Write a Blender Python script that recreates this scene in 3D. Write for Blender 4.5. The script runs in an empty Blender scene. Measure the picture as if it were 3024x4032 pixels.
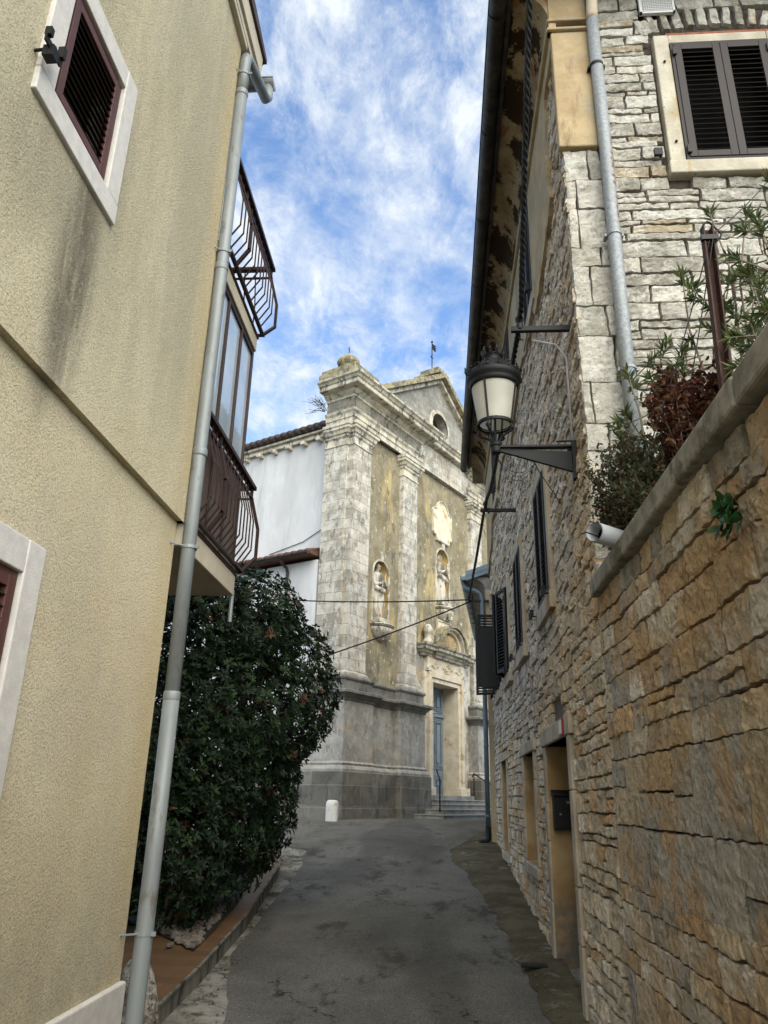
import bpy, math, random
from math import sin, cos, pi, radians, sqrt, atan2
from mathutils import Vector, Matrix, noise as mnoise
S = bpy.context.scene
COL = S.collection
random.seed(7)
# ------------------------------------------------------------------ camera
cam_d = bpy.data.cameras.new('camera'); cam = bpy.data.objects.new('camera', cam_d); COL.objects.link(cam); S.camera = cam
f_px, pitch, roll, yaw = 3006.16, radians(20.598), radians(1.291), radians(-4.389)
fw = Vector((sin(yaw)*cos(pitch), cos(yaw)*cos(pitch), sin(pitch)))
rt = Vector((cos(yaw), -sin(yaw), 0)); up = rt.cross(fw)
rt, up = cos(roll)*rt + sin(roll)*up, -sin(roll)*rt + cos(roll)*up
mw = Matrix((rt, up, -fw)).transposed().to_4x4(); mw.translation = (0, 0, 1.6)
cam.matrix_world = mw
cam_d.sensor_fit = 'VERTICAL'; cam_d.sensor_height = 36; cam_d.lens = 36*f_px/4032
cam_d.clip_start = 0.05; cam_d.clip_end = 2000
S.render.resolution_x = 768; S.render.resolution_y = 1024
# ------------------------------------------------------------------ light
SUN = Vector((0.34, -0.70, 0.60)).normalized()
sd = bpy.data.lights.new('sun', 'SUN'); sd.energy = 1.5; sd.angle = radians(80); sd.color = (1, .915, .75)
so = bpy.data.objects.new('sun', sd); COL.objects.link(so); so.rotation_euler = SUN.to_track_quat('Z', 'Y').to_euler(); so.location = (0, -5, 30)
W = bpy.data.worlds.new('World'); S.world = W; W.use_nodes = True
def build_world():
    t = W.node_tree; N = t.nodes; L = t.links; N.clear()
    def n(k, **p):
        x = N.new(k)
        for a, b in p.items(): setattr(x, a, b)
        return x
    out = n('ShaderNodeOutputWorld'); bg = n('ShaderNodeBackground'); bg.inputs[1].default_value = 0.08
    sky = n('ShaderNodeTexSky'); sky.sky_type = 'NISHITA'; sky.sun_disc = False
    sky.sun_elevation = math.asin(SUN.z); sky.sun_rotation = atan2(SUN.x, SUN.y); sky.air_density = 1.0; sky.dust_density = .6; sky.ozone_density = 2.0
    tc = n('ShaderNodeTexCoord'); sep = n('ShaderNodeSeparateXYZ'); L.new(tc.outputs['Generated'], sep.inputs[0])
    mx = n('ShaderNodeMath', operation='MAXIMUM'); mx.inputs[1].default_value = .06; L.new(sep.outputs[2], mx.inputs[0])
    ad = n('ShaderNodeMath', operation='ADD'); ad.inputs[1].default_value = .25; L.new(mx.outputs[0], ad.inputs[0])
    cb = n('ShaderNodeCombineXYZ')
    for i in (0, 1):
        d = n('ShaderNodeMath', operation='DIVIDE'); L.new(sep.outputs[i], d.inputs[0]); L.new(ad.outputs[0], d.inputs[1]); L.new(d.outputs[0], cb.inputs[i])
    def cloud(scale, rot, st, detail, rough, lo, hi, loc, dist=0.0):
        m = n('ShaderNodeMapping'); m.inputs['Scale'].default_value = st; m.inputs['Rotation'].default_value = (0, 0, rot); m.inputs['Location'].default_value = loc
        L.new(cb.outputs[0], m.inputs[0])
        z = n('ShaderNodeTexNoise'); z.inputs['Scale'].default_value = scale; z.inputs['Detail'].default_value = detail; z.inputs['Roughness'].default_value = rough; z.inputs['Distortion'].default_value = dist
        L.new(m.outputs[0], z.inputs['Vector'])
        r = n('ShaderNodeMapRange', interpolation_type='SMOOTHSTEP'); r.inputs[1].default_value = lo; r.inputs[2].default_value = hi; L.new(z.outputs[0], r.inputs[0]); return r.outputs[0]
    a = cloud(4.6, .5, (1, .85, 1), 11, .66, .40, .70, (3.1, 1.7, 0), .22)
    b = cloud(13.0, .9, (1, .65, 1), 10, .70, .38, .70, (.3, .9, 0), .3)
    c = cloud(1.8, .2, (1, 1, 1), 3, .5, .22, .60, (5.2, .4, 0))
    m1 = n('ShaderNodeMath', operation='MULTIPLY'); L.new(b, m1.inputs[0]); L.new(c, m1.inputs[1])
    m2 = n('ShaderNodeMath', operation='MULTIPLY_ADD'); L.new(a, m2.inputs[0]); m2.inputs[1].default_value = .72; L.new(m1.outputs[0], m2.inputs[2])
    m3 = n('ShaderNodeMath', operation='MULTIPLY_ADD', use_clamp=True); L.new(m2.outputs[0], m3.inputs[0]); m3.inputs[1].default_value = .72; m3.inputs[2].default_value = .06
    mix = n('ShaderNodeMix', data_type='RGBA'); L.new(m3.outputs[0], mix.inputs[0])
    tint = n('ShaderNodeMix', data_type='RGBA', blend_type='MULTIPLY'); tint.inputs[0].default_value = 1; L.new(sky.outputs[0], tint.inputs[6]); tint.inputs[7].default_value = SKYTINT
    L.new(tint.outputs[2], mix.inputs[6]); mix.inputs[7].default_value = CLOUDC
    L.new(mix.outputs[2], bg.inputs[0]); L.new(bg.outputs[0], out.inputs[0])
SKYTINT = (.56, .76, .92, 1); CLOUDC = (2.75, 2.95, 3.15, 1)
build_world()
S.view_settings.view_transform = 'Standard'; S.view_settings.look = 'None'; S.view_settings.gamma = 1; S.view_settings.exposure = 2.1
S.render.engine = 'CYCLES'

# ------------------------------------------------------------------ materials
class NM:
    def __init__(s, name, rough=.9, spec=.3, metal=0.0):
        s.m = bpy.data.materials.new(name); s.m.use_nodes = True; t = s.m.node_tree; s.N = t.nodes; s.L = t.links
        s.b = s.N['Principled BSDF']; s.b.inputs['Roughness'].default_value = rough; s.b.inputs['Specular IOR Level'].default_value = spec; s.b.inputs['Metallic'].default_value = metal
        s.tc = s.N.new('ShaderNodeTexCoord'); s.geo = s.N.new('ShaderNodeNewGeometry'); s.bumpn = None
    def sock(s, i, v):
        if isinstance(v, (int, float)): i.default_value = v
        elif isinstance(v, tuple): i.default_value = v if len(v) == 4 else v + (1,)
        else: s.L.new(v, i)
    def vec(s, st=(1, 1, 1), loc=(0, 0, 0), kind='Object', rot=(0, 0, 0)):
        m = s.N.new('ShaderNodeMapping'); m.inputs['Scale'].default_value = st; m.inputs['Location'].default_value = loc; m.inputs['Rotation'].default_value = rot
        s.L.new(s.geo.outputs['Position'] if kind == 'Object' else s.tc.outputs[kind], m.inputs[0]); return m.outputs[0]
    def noise(s, sc, det=4, rough=.55, st=(1, 1, 1), loc=(0, 0, 0), dist=0, kind='Object', lo=None, hi=None):
        n = s.N.new('ShaderNodeTexNoise'); n.inputs['Scale'].default_value = sc; n.inputs['Detail'].default_value = det; n.inputs['Roughness'].default_value = rough; n.inputs['Distortion'].default_value = dist
        s.L.new(s.vec(st, loc, kind), n.inputs['Vector'])
        return s.rng(n.outputs[0], lo, hi) if lo is not None else n.outputs[0]
    def voro(s, sc, feature='F1', st=(1, 1, 1), kind='Object', out=0, rnd=1, warp=0):
        n = s.N.new('ShaderNodeTexVoronoi'); n.feature = feature; n.inputs['Scale'].default_value = sc; n.inputs['Randomness'].default_value = rnd
        v = s.vec(st, (0, 0, 0), kind)
        if warp:
            z = s.N.new('ShaderNodeTexNoise'); z.inputs['Scale'].default_value = 3.5; z.inputs['Detail'].default_value = 7; z.inputs['Roughness'].default_value = .7; s.L.new(v, z.inputs[0])
            w = s.N.new('ShaderNodeVectorMath'); w.operation = 'MULTIPLY_ADD'; s.L.new(z.outputs[1], w.inputs[0]); w.inputs[1].default_value = (warp, warp, 0); s.L.new(v, w.inputs[2]); v = w.outputs[0]
        s.L.new(v, n.inputs['Vector']); return n.outputs[out]
    def rng(s, v, lo, hi, a=0., b=1.):
        r = s.N.new('ShaderNodeMapRange'); r.interpolation_type = 'SMOOTHSTEP'
        for i, q in ((0, v), (1, lo), (2, hi), (3, a), (4, b)): s.sock(r.inputs[i], q)
        return r.outputs[0]
    def blob(s, c, r):   # 1 at c falling to 0 at radii r
        g = s.N.new('ShaderNodeTexGradient'); g.gradient_type = 'SPHERICAL'
        s.L.new(s.vec(tuple(1/q for q in r), tuple(-a/b for a, b in zip(c, r))), g.inputs[0]); return g.outputs[1]
    def math(s, op, a, b=0., c=0.):
        m = s.N.new('ShaderNodeMath'); m.operation = op
        s.sock(m.inputs[0], a); s.sock(m.inputs[1], b); s.sock(m.inputs[2], c); return m.outputs[0]
    def mix(s, f, a, b, mode='MIX'):
        m = s.N.new('ShaderNodeMix'); m.data_type = 'RGBA'; m.blend_type = mode
        s.sock(m.inputs[0], f); s.sock(m.inputs[6], a); s.sock(m.inputs[7], b); return m.outputs[2]
    def attr(s, name='Col'):
        a = s.N.new('ShaderNodeAttribute'); a.attribute_name = name; return a.outputs['Color']
    def brick(s, w, h, c1, c2, mortar, ms=.007, warp=.045, off=.5):
        n = s.N.new('ShaderNodeTexBrick'); n.offset = off
        nz = s.N.new('ShaderNodeTexNoise'); nz.inputs['Scale'].default_value = 2.5; nz.inputs['Detail'].default_value = 4; s.L.new(s.tc.outputs['UV'], nz.inputs[0])
        v = s.N.new('ShaderNodeVectorMath'); v.operation = 'MULTIPLY_ADD'; s.L.new(nz.outputs[1], v.inputs[0]); v.inputs[1].default_value = (warp*2, warp*2, 0); s.L.new(s.tc.outputs['UV'], v.inputs[2])
        s.L.new(v.outputs[0], n.inputs['Vector']); n.inputs['Scale'].default_value = 1
        s.sock(n.inputs['Color1'], c1); s.sock(n.inputs['Color2'], c2); s.sock(n.inputs['Mortar'], mortar)
        n.inputs['Mortar Size'].default_value = ms; n.inputs['Brick Width'].default_value = w; n.inputs['Row Height'].default_value = h; n.inputs['Mortar Smooth'].default_value = .3
        return n.outputs[0], n.outputs[1]
    def bump(s, h, strength, dist=.01):
        b = s.N.new('ShaderNodeBump'); b.inputs['Strength'].default_value = strength; b.inputs['Distance'].default_value = dist
        s.sock(b.inputs['Height'], h)
        if s.bumpn: s.L.new(s.bumpn, b.inputs['Normal'])
        s.bumpn = b.outputs[0]; return s
    def done(s, col):
        s.sock(s.b.inputs['Base Color'], col)
        if s.bumpn: s.L.new(s.bumpn, s.b.inputs['Normal'])
        return s.m
def simple(name, col, rough=.6, metal=0., spec=.4, var=.25, sc=6, bump=0.):
    q = NM(name, rough, spec, metal)
    d = tuple(c*(1-var) for c in col)
    c = q.mix(q.noise(sc, 5, .65, lo=.3, hi=.7), d, col)
    if bump: q.bump(q.noise(sc*8, 4, .6), bump, .01)
    return q.done(c)
M = {}
def mats():
    # left house render
    q = NM('yellow_render', .95, .15)
    c = q.mix(q.noise(1.2, 5, .6, lo=.3, hi=.7), (.60, .515, .335), (.68, .60, .415))
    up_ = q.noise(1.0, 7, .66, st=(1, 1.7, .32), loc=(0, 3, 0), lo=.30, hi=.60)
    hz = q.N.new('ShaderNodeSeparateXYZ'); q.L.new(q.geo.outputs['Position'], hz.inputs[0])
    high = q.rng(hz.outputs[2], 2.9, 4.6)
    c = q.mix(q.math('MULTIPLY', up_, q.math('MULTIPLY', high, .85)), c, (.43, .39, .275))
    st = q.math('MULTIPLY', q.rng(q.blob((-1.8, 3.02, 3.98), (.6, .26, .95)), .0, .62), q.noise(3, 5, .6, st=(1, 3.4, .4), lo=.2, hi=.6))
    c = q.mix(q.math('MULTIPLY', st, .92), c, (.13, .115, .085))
    st2 = q.rng(q.blob((-1.8, 2.6, 4.25), (.6, .6, .55)), .1, .8)
    c = q.mix(q.math('MULTIPLY', st2, .45), c, (.27, .24, .17))
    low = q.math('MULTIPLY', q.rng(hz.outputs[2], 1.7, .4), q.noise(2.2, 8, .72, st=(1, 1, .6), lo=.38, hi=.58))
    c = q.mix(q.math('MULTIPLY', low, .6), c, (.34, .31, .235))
    edge = q.rng(hz.outputs[1], 4.55, 4.9)
    c = q.mix(q.math('MULTIPLY', edge, .45), c, (.56, .43, .22))
    hc = q.math('MULTIPLY', q.rng(q.voro(.55, 'DISTANCE_TO_EDGE', warp=.5), .0045, .0012), q.noise(.7, 4, loc=(3, 3, 3), lo=.50, hi=.58))
    c = q.mix(q.math('MULTIPLY', q.noise(.8, 6, .65, loc=(9, 2, 4), lo=.52, hi=.62), .35), c, (.52, .47, .36))
    fine = q.noise(82, 4, .7, dist=.3); q.bump(fine, 1.0, .014); q.bump(q.noise(9, 3), .25, .02)
    c = q.mix(q.rng(fine, .54, .34), c, q.mix(.42, c, (.18, .15, .10))); c = q.mix(q.noise(22, 5, .7, lo=.55, hi=.68), c, q.mix(.3, c, (.62, .58, .46)))
    M['render'] = q.done(c)
    M['limestone'] = simple('pale_limestone', (.60, .57, .52), .85, var=.16, sc=14, bump=.25)
    M['soffit'] = simple('painted_soffit', (.52, .46, .35), .9, var=.2, sc=3)
    M['brown_metal'] = simple('brown_painted_metal', (.040, .019, .013), .4, .2, var=.4, sc=9)
    M['louvre_shaded'] = simple('shaded_louvre_paint', (.022, .013, .009), .6, 0., .2)  # shade of the blade undersides put into the colour, darker than the frame
    M['shutter_red'] = simple('red_brown_shutter_paint', (.095, .038, .030), .5, var=.25, sc=7)
    M['shutter_brown'] = simple('grey_brown_shutter_paint', (.024, .018, .0165), .6, .2, var=.12, sc=4)
    M['shutter_dark'] = simple('dark_green_shutter_paint', (.009, .010, .0105), .6, .2, var=.3, sc=5)
    M['dark_void'] = simple('dark_interior', (.012, .011, .010), .9, var=.2)
    M['black_iron'] = simple('black_cast_iron', (.005, .0057, .006), .6, .15, var=.3, sc=20, bump=.1)
    M['black_rubber'] = simple('black_cable_sheath', (.006, .006, .0065), .55, var=.2)
    M['asbestos'] = simple('dark_tiles', (.07, .05, .045), .8, var=.4, sc=8)
    q = NM('grey_pipe_paint', .5, .5, .12)
    c = q.mix(q.noise(5, 5, .6, st=(1, 1, .3), lo=.35, hi=.65), (.17, .185, .185), (.22, .24, .24)); c = q.mix(q.noise(9, 7, .75, st=(1, 1, .4), lo=.54, hi=.68), c, (.13, .12, .10))
    q.bump(q.noise(7, 3), .15, .01); M['pipe_grey'] = q.done(c)
    q = NM('galvanised_steel', .55, .5, .2)
    c = q.mix(q.voro(38, out=0), (.16, .175, .18), (.29, .31, .32)); c = q.mix(q.noise(6, 6, .7, st=(1, 1, .4), lo=.5, hi=.7), c, (.22, .235, .24))
    c = q.mix(q.math('MULTIPLY', q.rng(q.blob((1.43, 4.90, 6.25), (.05, .12, .60)), .0, .35), q.noise(26, 4, .6, st=(.5, .5, 1.6), lo=.48, hi=.54)), c, (.16, .04, .012))
    M['galv'] = q.done(c)
    q = NM('gutter_zinc_dark', .55, .4, .3)
    M['gutter_dark'] = q.done(q.mix(q.noise(6, 6, .7, lo=.35, hi=.65), (.018, .015, .013), (.055, .047, .038)))
    M['blue_zinc'] = simple('blue_grey_sheet', (.17, .24, .28), .45, .3, var=.2, sc=5)
    M['blue_pipe'] = simple('blue_grey_pipe', (.13, .17, .20), .4, .3, var=.25, sc=5)
    # rusty / stone walls from geometry colour
    def stone(name, bs, dark, rust, rust_amt, lo=.45, hi=.62, gs=18, white=0, bd=.04):
        q = NM(name, .95, .12); c = q.attr()
        c = q.mix(q.noise(1.9, 8, .68, lo=lo, hi=hi), c, q.mix(rust_amt, c, rust))
        c = q.mix(q.noise(5.5, 9, .78, loc=(1, 2, 3), lo=.50, hi=.62), c, q.mix(.5, c, tuple(min(1, k*4.6) for k in dark)))
        c = q.mix(q.noise(8, 9, .78, lo=.52, hi=.66), c, q.mix(.42, c, dark))
        c = q.mix(q.noise(gs*2.4, 6, .8, lo=.54, hi=.64), c, q.mix(.62, c, dark)); c = q.mix(q.noise(gs*1.9, 6, .8, loc=(8, 8, 8), lo=.58, hi=.68), c, q.mix(.5, c, (.80, .76, .66)))
        if white: c = q.mix(q.noise(6, 8, .75, loc=(4, 4, 4), lo=.50, hi=.60), c, q.mix(white, c, (.72, .70, .63)))
        h = q.noise(gs*.8, 10, .76, dist=.5); q.bump(h, bs, bd); q.bump(q.noise(gs*4, 5, .75), bs*.7, .009)
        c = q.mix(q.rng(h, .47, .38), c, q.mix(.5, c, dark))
        return q.done(c)
    M['stone_near'] = stone('rusty_field_stone', 1.0, (.12, .09, .058), (.60, .37, .165), .74, .45, .59, 16, bd=.04)
    M['stone_side'] = stone('tan_rubble_stone', 1.0, (.14, .115, .085), (.46, .31, .17), .5, .50, .66, 17, bd=.022)
    M['stone_end'] = stone('weathered_white_stone', 1.0, (.15, .14, .115), (.40, .34, .22), .5, .58, .72, 14, .6)
    M['mortar_dark'] = simple('deep_joint_earth', (.04, .026, .016), .95, var=.5, sc=12, bump=.6)
    M['mortar_grey'] = simple('lime_joint', (.17, .14, .105), .95, var=.45, sc=14, bump=.6)
    q = NM('ochre_plaster', .92, .15)
    c = q.mix(q.noise(2.5, 7, .66, lo=.35, hi=.65), (.31, .225, .125), (.43, .335, .20)); c = q.mix(q.noise(3.5, 8, .75, loc=(2, 0, 0), lo=.48, hi=.64), c, (.31, .275, .20)); c = q.mix(q.noise(2.5, 7, .7, st=(1, 1, .3), loc=(5, 0, 0), lo=.55, hi=.68), c, (.22, .16, .09))
    c = q.mix(q.noise(7, 7, .7, lo=.66, hi=.71), c, (.17, .14, .10)); q.bump(q.noise(14, 6, .65), .5, .015); M['ochre'] = q.done(c)
    q = NM('shaded_cove_plaster', .92, .12)
    c = q.mix(q.noise(4, 6, .62, lo=.35, hi=.65), (.20, .145, .08), (.30, .235, .14))  # base darkened to hold the shade under the eave
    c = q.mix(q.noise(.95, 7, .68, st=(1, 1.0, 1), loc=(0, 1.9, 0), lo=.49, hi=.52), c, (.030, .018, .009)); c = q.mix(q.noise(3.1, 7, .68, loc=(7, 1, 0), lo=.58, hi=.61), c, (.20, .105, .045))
    q.bump(q.noise(10, 6, .65), .6, .02); M['cove'] = q.done(c)
    q = NM('stained_sandstone_trim', .9, .2)
    c = q.mix(q.noise(3, 6, .62, lo=.35, hi=.65), (.33, .27, .19), (.47, .40, .30)); c = q.mix(q.noise(2, 6, .65, st=(1, 1, .35), loc=(3, 3, 3), lo=.56, hi=.66), c, (.33, .17, .07))
    c = q.mix(q.noise(12, 6, .7, lo=.60, hi=.70), c, (.15, .12, .09)); q.bump(q.noise(20, 6, .65), .4, .01); M['trim'] = q.done(c)
    q = NM('doorway_plaster', .9, .15)
    c = q.mix(q.noise(3, 6, .62, lo=.35, hi=.65), (.30, .19, .085), (.42, .30, .16)); c = q.mix(q.math('MULTIPLY', q.rng(q.blob((1.4, 8.05, .1), (1, 1.5, 1.0)), .05, .5), q.noise(4, 6, .65, lo=.3, hi=.55)), c, (.13, .12, .10))
    q.bump(q.noise(25, 5, .6), .25, .01); M['jamb'] = q.done(c)
    q = NM('old_concrete', .92, .2)
    c = q.mix(q.noise(5, 7, .65, lo=.35, hi=.65), (.16, .15, .12), (.30, .28, .23)); c = q.mix(q.noise(3, 7, .7, loc=(5, 1, 1), lo=.52, hi=.64), c, (.10, .095, .06)); c = q.mix(q.noise(30, 5, .7, lo=.62, hi=.70), c, (.44, .41, .30))
    q.bump(q.noise(30, 6, .7), .6, .01); M['concrete'] = q.done(c)
    # church
    def church(name, c1, c2, mort, w, h, dark, da, white, wa, ochre=0, wlo=.52, dlo=.57):
        q = NM(name, .92, .15); c, fac = q.brick(w, h, c1, c2, mort)
        c = q.mix(q.noise(1.7, 7, .68, lo=.4, hi=.62), c, q.mix(.45, c, dark))
        c = q.mix(q.noise(4.6, 9, .76, st=(1, 1, .8), loc=(3, 0, 2), lo=wlo-.04, hi=wlo+.08), c, q.mix(wa*.8, c, white)); c = q.mix(q.math('MULTIPLY', fac, q.noise(2.5, 5, .7, lo=.35, hi=.6)), c, mort)
        c = q.mix(q.noise(4.5, 8, .74, st=(1, 1, .45), loc=(9, 0, 0), lo=dlo-.03, hi=dlo+.06), c, q.mix(da, c, dark))
        if ochre: c = q.mix(q.noise(1.6, 9, .76, loc=(1, 7, 0), lo=.54, hi=.66), c, q.mix(ochre*.75, c, (.50, .34, .17)))
        q.bump(fac, -.5, .01); q.bump(q.noise(14, 7, .7), .6, .02)
        return q.done(c)
    M['ch_stone'] = church('church_ashlar', (.34, .31, .25), (.55, .51, .42), (.16, .145, .12), .62, .30, (.10, .095, .08), .7, (.62, .60, .54), .8, .35)
    M['ch_gable'] = church('gable_ashlar', (.25, .24, .21), (.33, .315, .28), (.19, .18, .15), .5, .22, (.12, .115, .09), .5, (.52, .50, .44), .6, .12, .56)
    M['ch_mould'] = church('moulding_stone', (.44, .40, .31), (.60, .545, .42), (.30, .27, .21), 1.1, 5, (.07, .065, .055), .8, (.66, .64, .57), .6, .45, .50, .545)
    M['ch_base'] = church('dark_plinth_stone', (.15, .144, .122), (.235, .22, .185), (.30, .28, .23), 1.15, .49, (.05, .05, .045), .6, (.24, .23, .21), .5, .0, .60)
    M['ch_belt'] = church('grey_belt_stone', (.21, .20, .175), (.27, .26, .23), (.14, .13, .115), 1.3, 5, (.05, .05, .045), .6, (.34, .33, .30), .6, .0, .56)
    M['ch_dado'] = church('rendered_dado', (.37, .35, .31), (.40, .38, .335), (.33, .31, .27), 1.2, .8, (.11, .105, .095), .6, (.52, .50, .46), .65, .75, .53)
    q = NM('olive_stucco', .95, .1)
    c = q.mix(q.noise(1.5, 7, .65, lo=.35, hi=.65), (.175, .15, .095), (.28, .24, .16)); c = q.mix(q.noise(1.2, 6, .65, st=(1, 1, .25), loc=(8.5, 0, 0), lo=.52, hi=.68), c, (.46, .35, .15))
    c = q.mix(q.noise(2.2, 7, .7, st=(1, 1, .6), loc=(2, 0, 5), lo=.54, hi=.64), c, (.13, .12, .095))
    c = q.mix(q.noise(8, 8, .78, st=(1.2, 1, .7), lo=.575, hi=.64), c, (.56, .53, .45)); q.bump(q.noise(16, 6, .7), .5, .02); M['ch_stucco'] = q.done(c)
    q = NM('peeling_stucco', .95, .1)
    c = q.mix(q.noise(2.5, 7, .68, lo=.42, hi=.55), (.30, .28, .24), (.58, .55, .48)); c = q.mix(q.noise(2.0, 7, .66, st=(1, 1, .5), loc=(1, 5, 0), lo=.56, hi=.64), c, (.43, .33, .17)); q.bump(q.noise(12, 6, .7), .4, .02); M['ch_peel'] = q.done(c)
    q = NM('portal_limestone', .85, .2)
    c = q.mix(q.noise(3, 6, .62, lo=.35, hi=.65), (.56, .47, .33), (.68, .61, .48)); c = q.mix(q.noise(3, 7, .68, loc=(3, 3, 0), lo=.56, hi=.66), c, (.42, .29, .14)); q.bump(q.noise(18, 5), .25, .01); M['ch_portal'] = q.done(c)
    q = NM('lichened_stone', .95, .1)
    c = q.mix(q.noise(5, 7, .7, lo=.42, hi=.6), (.13, .12, .09), (.33, .29, .19)); c = q.mix(q.noise(3, 7, .68, loc=(3, 3, 0), lo=.52, hi=.66), c, (.31, .265, .13)); q.bump(q.noise(12, 6, .7), .6, .03); M['ch_lichen'] = q.done(c)
    q = NM('niche_ochre', .9, .1); c = q.mix(q.noise(4, 6, .65, lo=.4, hi=.6), (.42, .27, .07), (.52, .38, .17)); M['ch_niche'] = q.done(c)
    q = NM('statue_stone', .85, .2)
    c = q.mix(q.noise(5, 6, .65, st=(1, 1, .3), lo=.42, hi=.58), (.17, .155, .125), (.50, .46, .38)); c = q.mix(q.noise(4, 6, .65, st=(1, 1, .25), loc=(4, 2, 0), lo=.58, hi=.64), c, (.36, .20, .07)); c = q.mix(q.noise(7, 6, .65, st=(1, 1, .4), loc=(1, 2, 0), lo=.60, hi=.68), c, (.07, .065, .06)); M['statue'] = q.done(c)
    q = NM('white_limewash', .9, .15)
    c = q.mix(q.noise(.8, 6, .6, st=(1, 1, .5), lo=.35, hi=.7), (.46, .455, .445), (.58, .575, .565)); c = q.mix(q.noise(2.2, 7, .65, st=(1, 1, .14), loc=(5, 0, 0), lo=.50, hi=.70), c, (.40, .40, .40)); c = q.mix(q.noise(3, 7, .7, lo=.62, hi=.70), c, (.50, .49, .46)); q.bump(q.noise(9, 5), .15, .02); M['white'] = q.done(c)
    M['door_blue'] = simple('grey_blue_door_paint', (.22, .27, .31), .5, var=.2, sc=5)
    # ground
    q = NM('asphalt', .85, .25)
    c = q.mix(q.noise(.9, 7, .66, lo=.38, hi=.64), (.130, .124, .106), (.195, .186, .158))
    c = q.mix(q.noise(2.2, 7, .68, st=(1, .5, 1), loc=(2, 2, 0), lo=.55, hi=.66), c, (.055, .052, .040))
    sp = q.noise(85, 3, .7, lo=.58, hi=.68); c = q.mix(sp, c, (.36, .34, .30)); c = q.mix(q.noise(95, 2, .6, loc=(3, 1, 0), lo=.56, hi=.66), c, (.025, .024, .02))
    s_ = q.N.new('ShaderNodeSeparateXYZ'); q.L.new(q.geo.outputs['Position'], s_.inputs[0])
    far_pale = q.math('MULTIPLY', q.rng(s_.outputs[1], 13.5, 17.5), q.noise(1.5, 6, .62, st=(.5, 1.6, 1), lo=.25, hi=.6)); c = q.mix(far_pale, c, (.20, .185, .155))  # patchy paler asphalt towards the church end
    c = q.mix(q.noise(45, 4, .75, lo=.40, hi=.66), q.mix(.40, c, (.04, .038, .03)), c)
    c = q.mix(q.noise(.55, 4, .6, st=(1.6, .35, 1), loc=(4.2, 0, 0), lo=.45, hi=.62), c, q.mix(.40, c, (.03, .03, .025)))
    cr = q.voro(.9, 'DISTANCE_TO_EDGE', st=(1, .8, 1), warp=.55); crn = q.noise(.8, 5, .6, loc=(0, 5, 0), lo=.56, hi=.62)
    c = q.mix(q.math('MULTIPLY', q.rng(cr, .012, .002), crn), c, (.014, .013, .01))
    cr2 = q.voro(9, 'DISTANCE_TO_EDGE', warp=.25); c = q.mix(q.math('MULTIPLY', q.rng(cr2, .07, .01), q.noise(.8, 5, .6, loc=(9, 1, 0), lo=.60, hi=.66)), c, (.03, .03, .024))
    q.bump(q.noise(70, 5, .8), 1.0, .012); q.bump(q.noise(6, 4), .3, .03); M['asphalt'] = q.done(c)
    q = NM('worn_pale_concrete', .92, .2)
    c = q.mix(q.noise(3, 7, .66, lo=.38, hi=.62), (.15, .14, .115), (.30, .28, .235)); c = q.mix(q.noise(2, 7, .68, loc=(5, 5, 0), lo=.5, hi=.62), c, (.07, .07, .045)); c = q.mix(q.math('MULTIPLY', q.rng(q.voro(1.6, 'DISTANCE_TO_EDGE', warp=.5), .016, .003), q.noise(1.3, 4, lo=.45, hi=.55)), c, (.03, .03, .02)); c = q.mix(q.noise(14, 8, .8, lo=.55, hi=.65), c, (.07, .065, .045))
    q.bump(q.noise(25, 6, .7), .7, .02); M['strip_pale'] = q.done(c)
    q = NM('mossy_concrete', .95, .15)
    c = q.mix(q.noise(2.2, 7, .66, lo=.38, hi=.62), (.058, .048, .027), (.105, .090, .056)); c = q.mix(q.noise(1.7, 8, .72, loc=(1, 8, 0), lo=.56, hi=.66), c, (.19, .175, .14)); c = q.mix(q.noise(6, 7, .7, loc=(5, 5, 0), lo=.56, hi=.66), c, (.05, .065, .02)); c = q.mix(q.noise(60, 3, .6, lo=.66, hi=.72), c, (.25, .23, .18))
    q.bump(q.noise(25, 6, .7), .7, .015); M['moss'] = q.done(c)
    q = NM('terracotta_paving', .6, .3); c, fac = q.brick(.30, .15, (.12, .066, .030), (.17, .095, .045), (.09, .065, .04), .004, .0)
    c = q.mix(q.noise(4, 5, .6, lo=.4, hi=.7), c, (.13, .075, .035)); q.bump(fac, -.3, .005); M['tiles'] = q.done(c)
    q = NM('kerb_render', .9, .2); c = q.mix(q.noise(4, 6, .65, st=(1, 1, .3), lo=.4, hi=.6), (.09, .085, .07), (.20, .19, .16)); c = q.mix(q.noise(9, 4, .6, st=(1, 1, .12), lo=.56, hi=.66), c, (.035, .033, .028)); q.bump(q.noise(22, 5), .4, .01); M['kerb'] = q.done(c)
    M['gravel'] = simple('river_pebble', (.22, .19, .155), .85, var=.55, sc=9, bump=.3)
    M['soil'] = simple('dark_soil', (.035, .026, .018), .95, var=.4, sc=12, bump=.6)
    # foliage
    def leaf(name, rough=.4, tr=.15):
        q = NM(name, rough, .28); c = q.attr(); q.sock(q.b.inputs['Base Color'], c)
        t = q.N.new('ShaderNodeBsdfTranslucent'); q.L.new(c, t.inputs[0]); m = q.N.new('ShaderNodeMixShader'); m.inputs[0].default_value = tr
        q.L.new(q.b.outputs[0], m.inputs[1]); q.L.new(t.outputs[0], m.inputs[2]); q.L.new(m.outputs[0], q.N['Material Output'].inputs[0]); return q.m
    M['leaf'] = leaf('glossy_leaf', .52); M['leaf_soft'] = leaf('soft_leaf', .6, .3)
    M['bark'] = simple('grey_bark', (.10, .08, .055), .9, var=.4, sc=20, bump=.4)
    M['bark_pale'] = simple('pale_twig', (.22, .18, .13), .9, var=.3, sc=20)
    M['rust'] = simple('rusted_steel', (.085, .042, .032), .8, .2, var=.5, sc=12, bump=.3)
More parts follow.
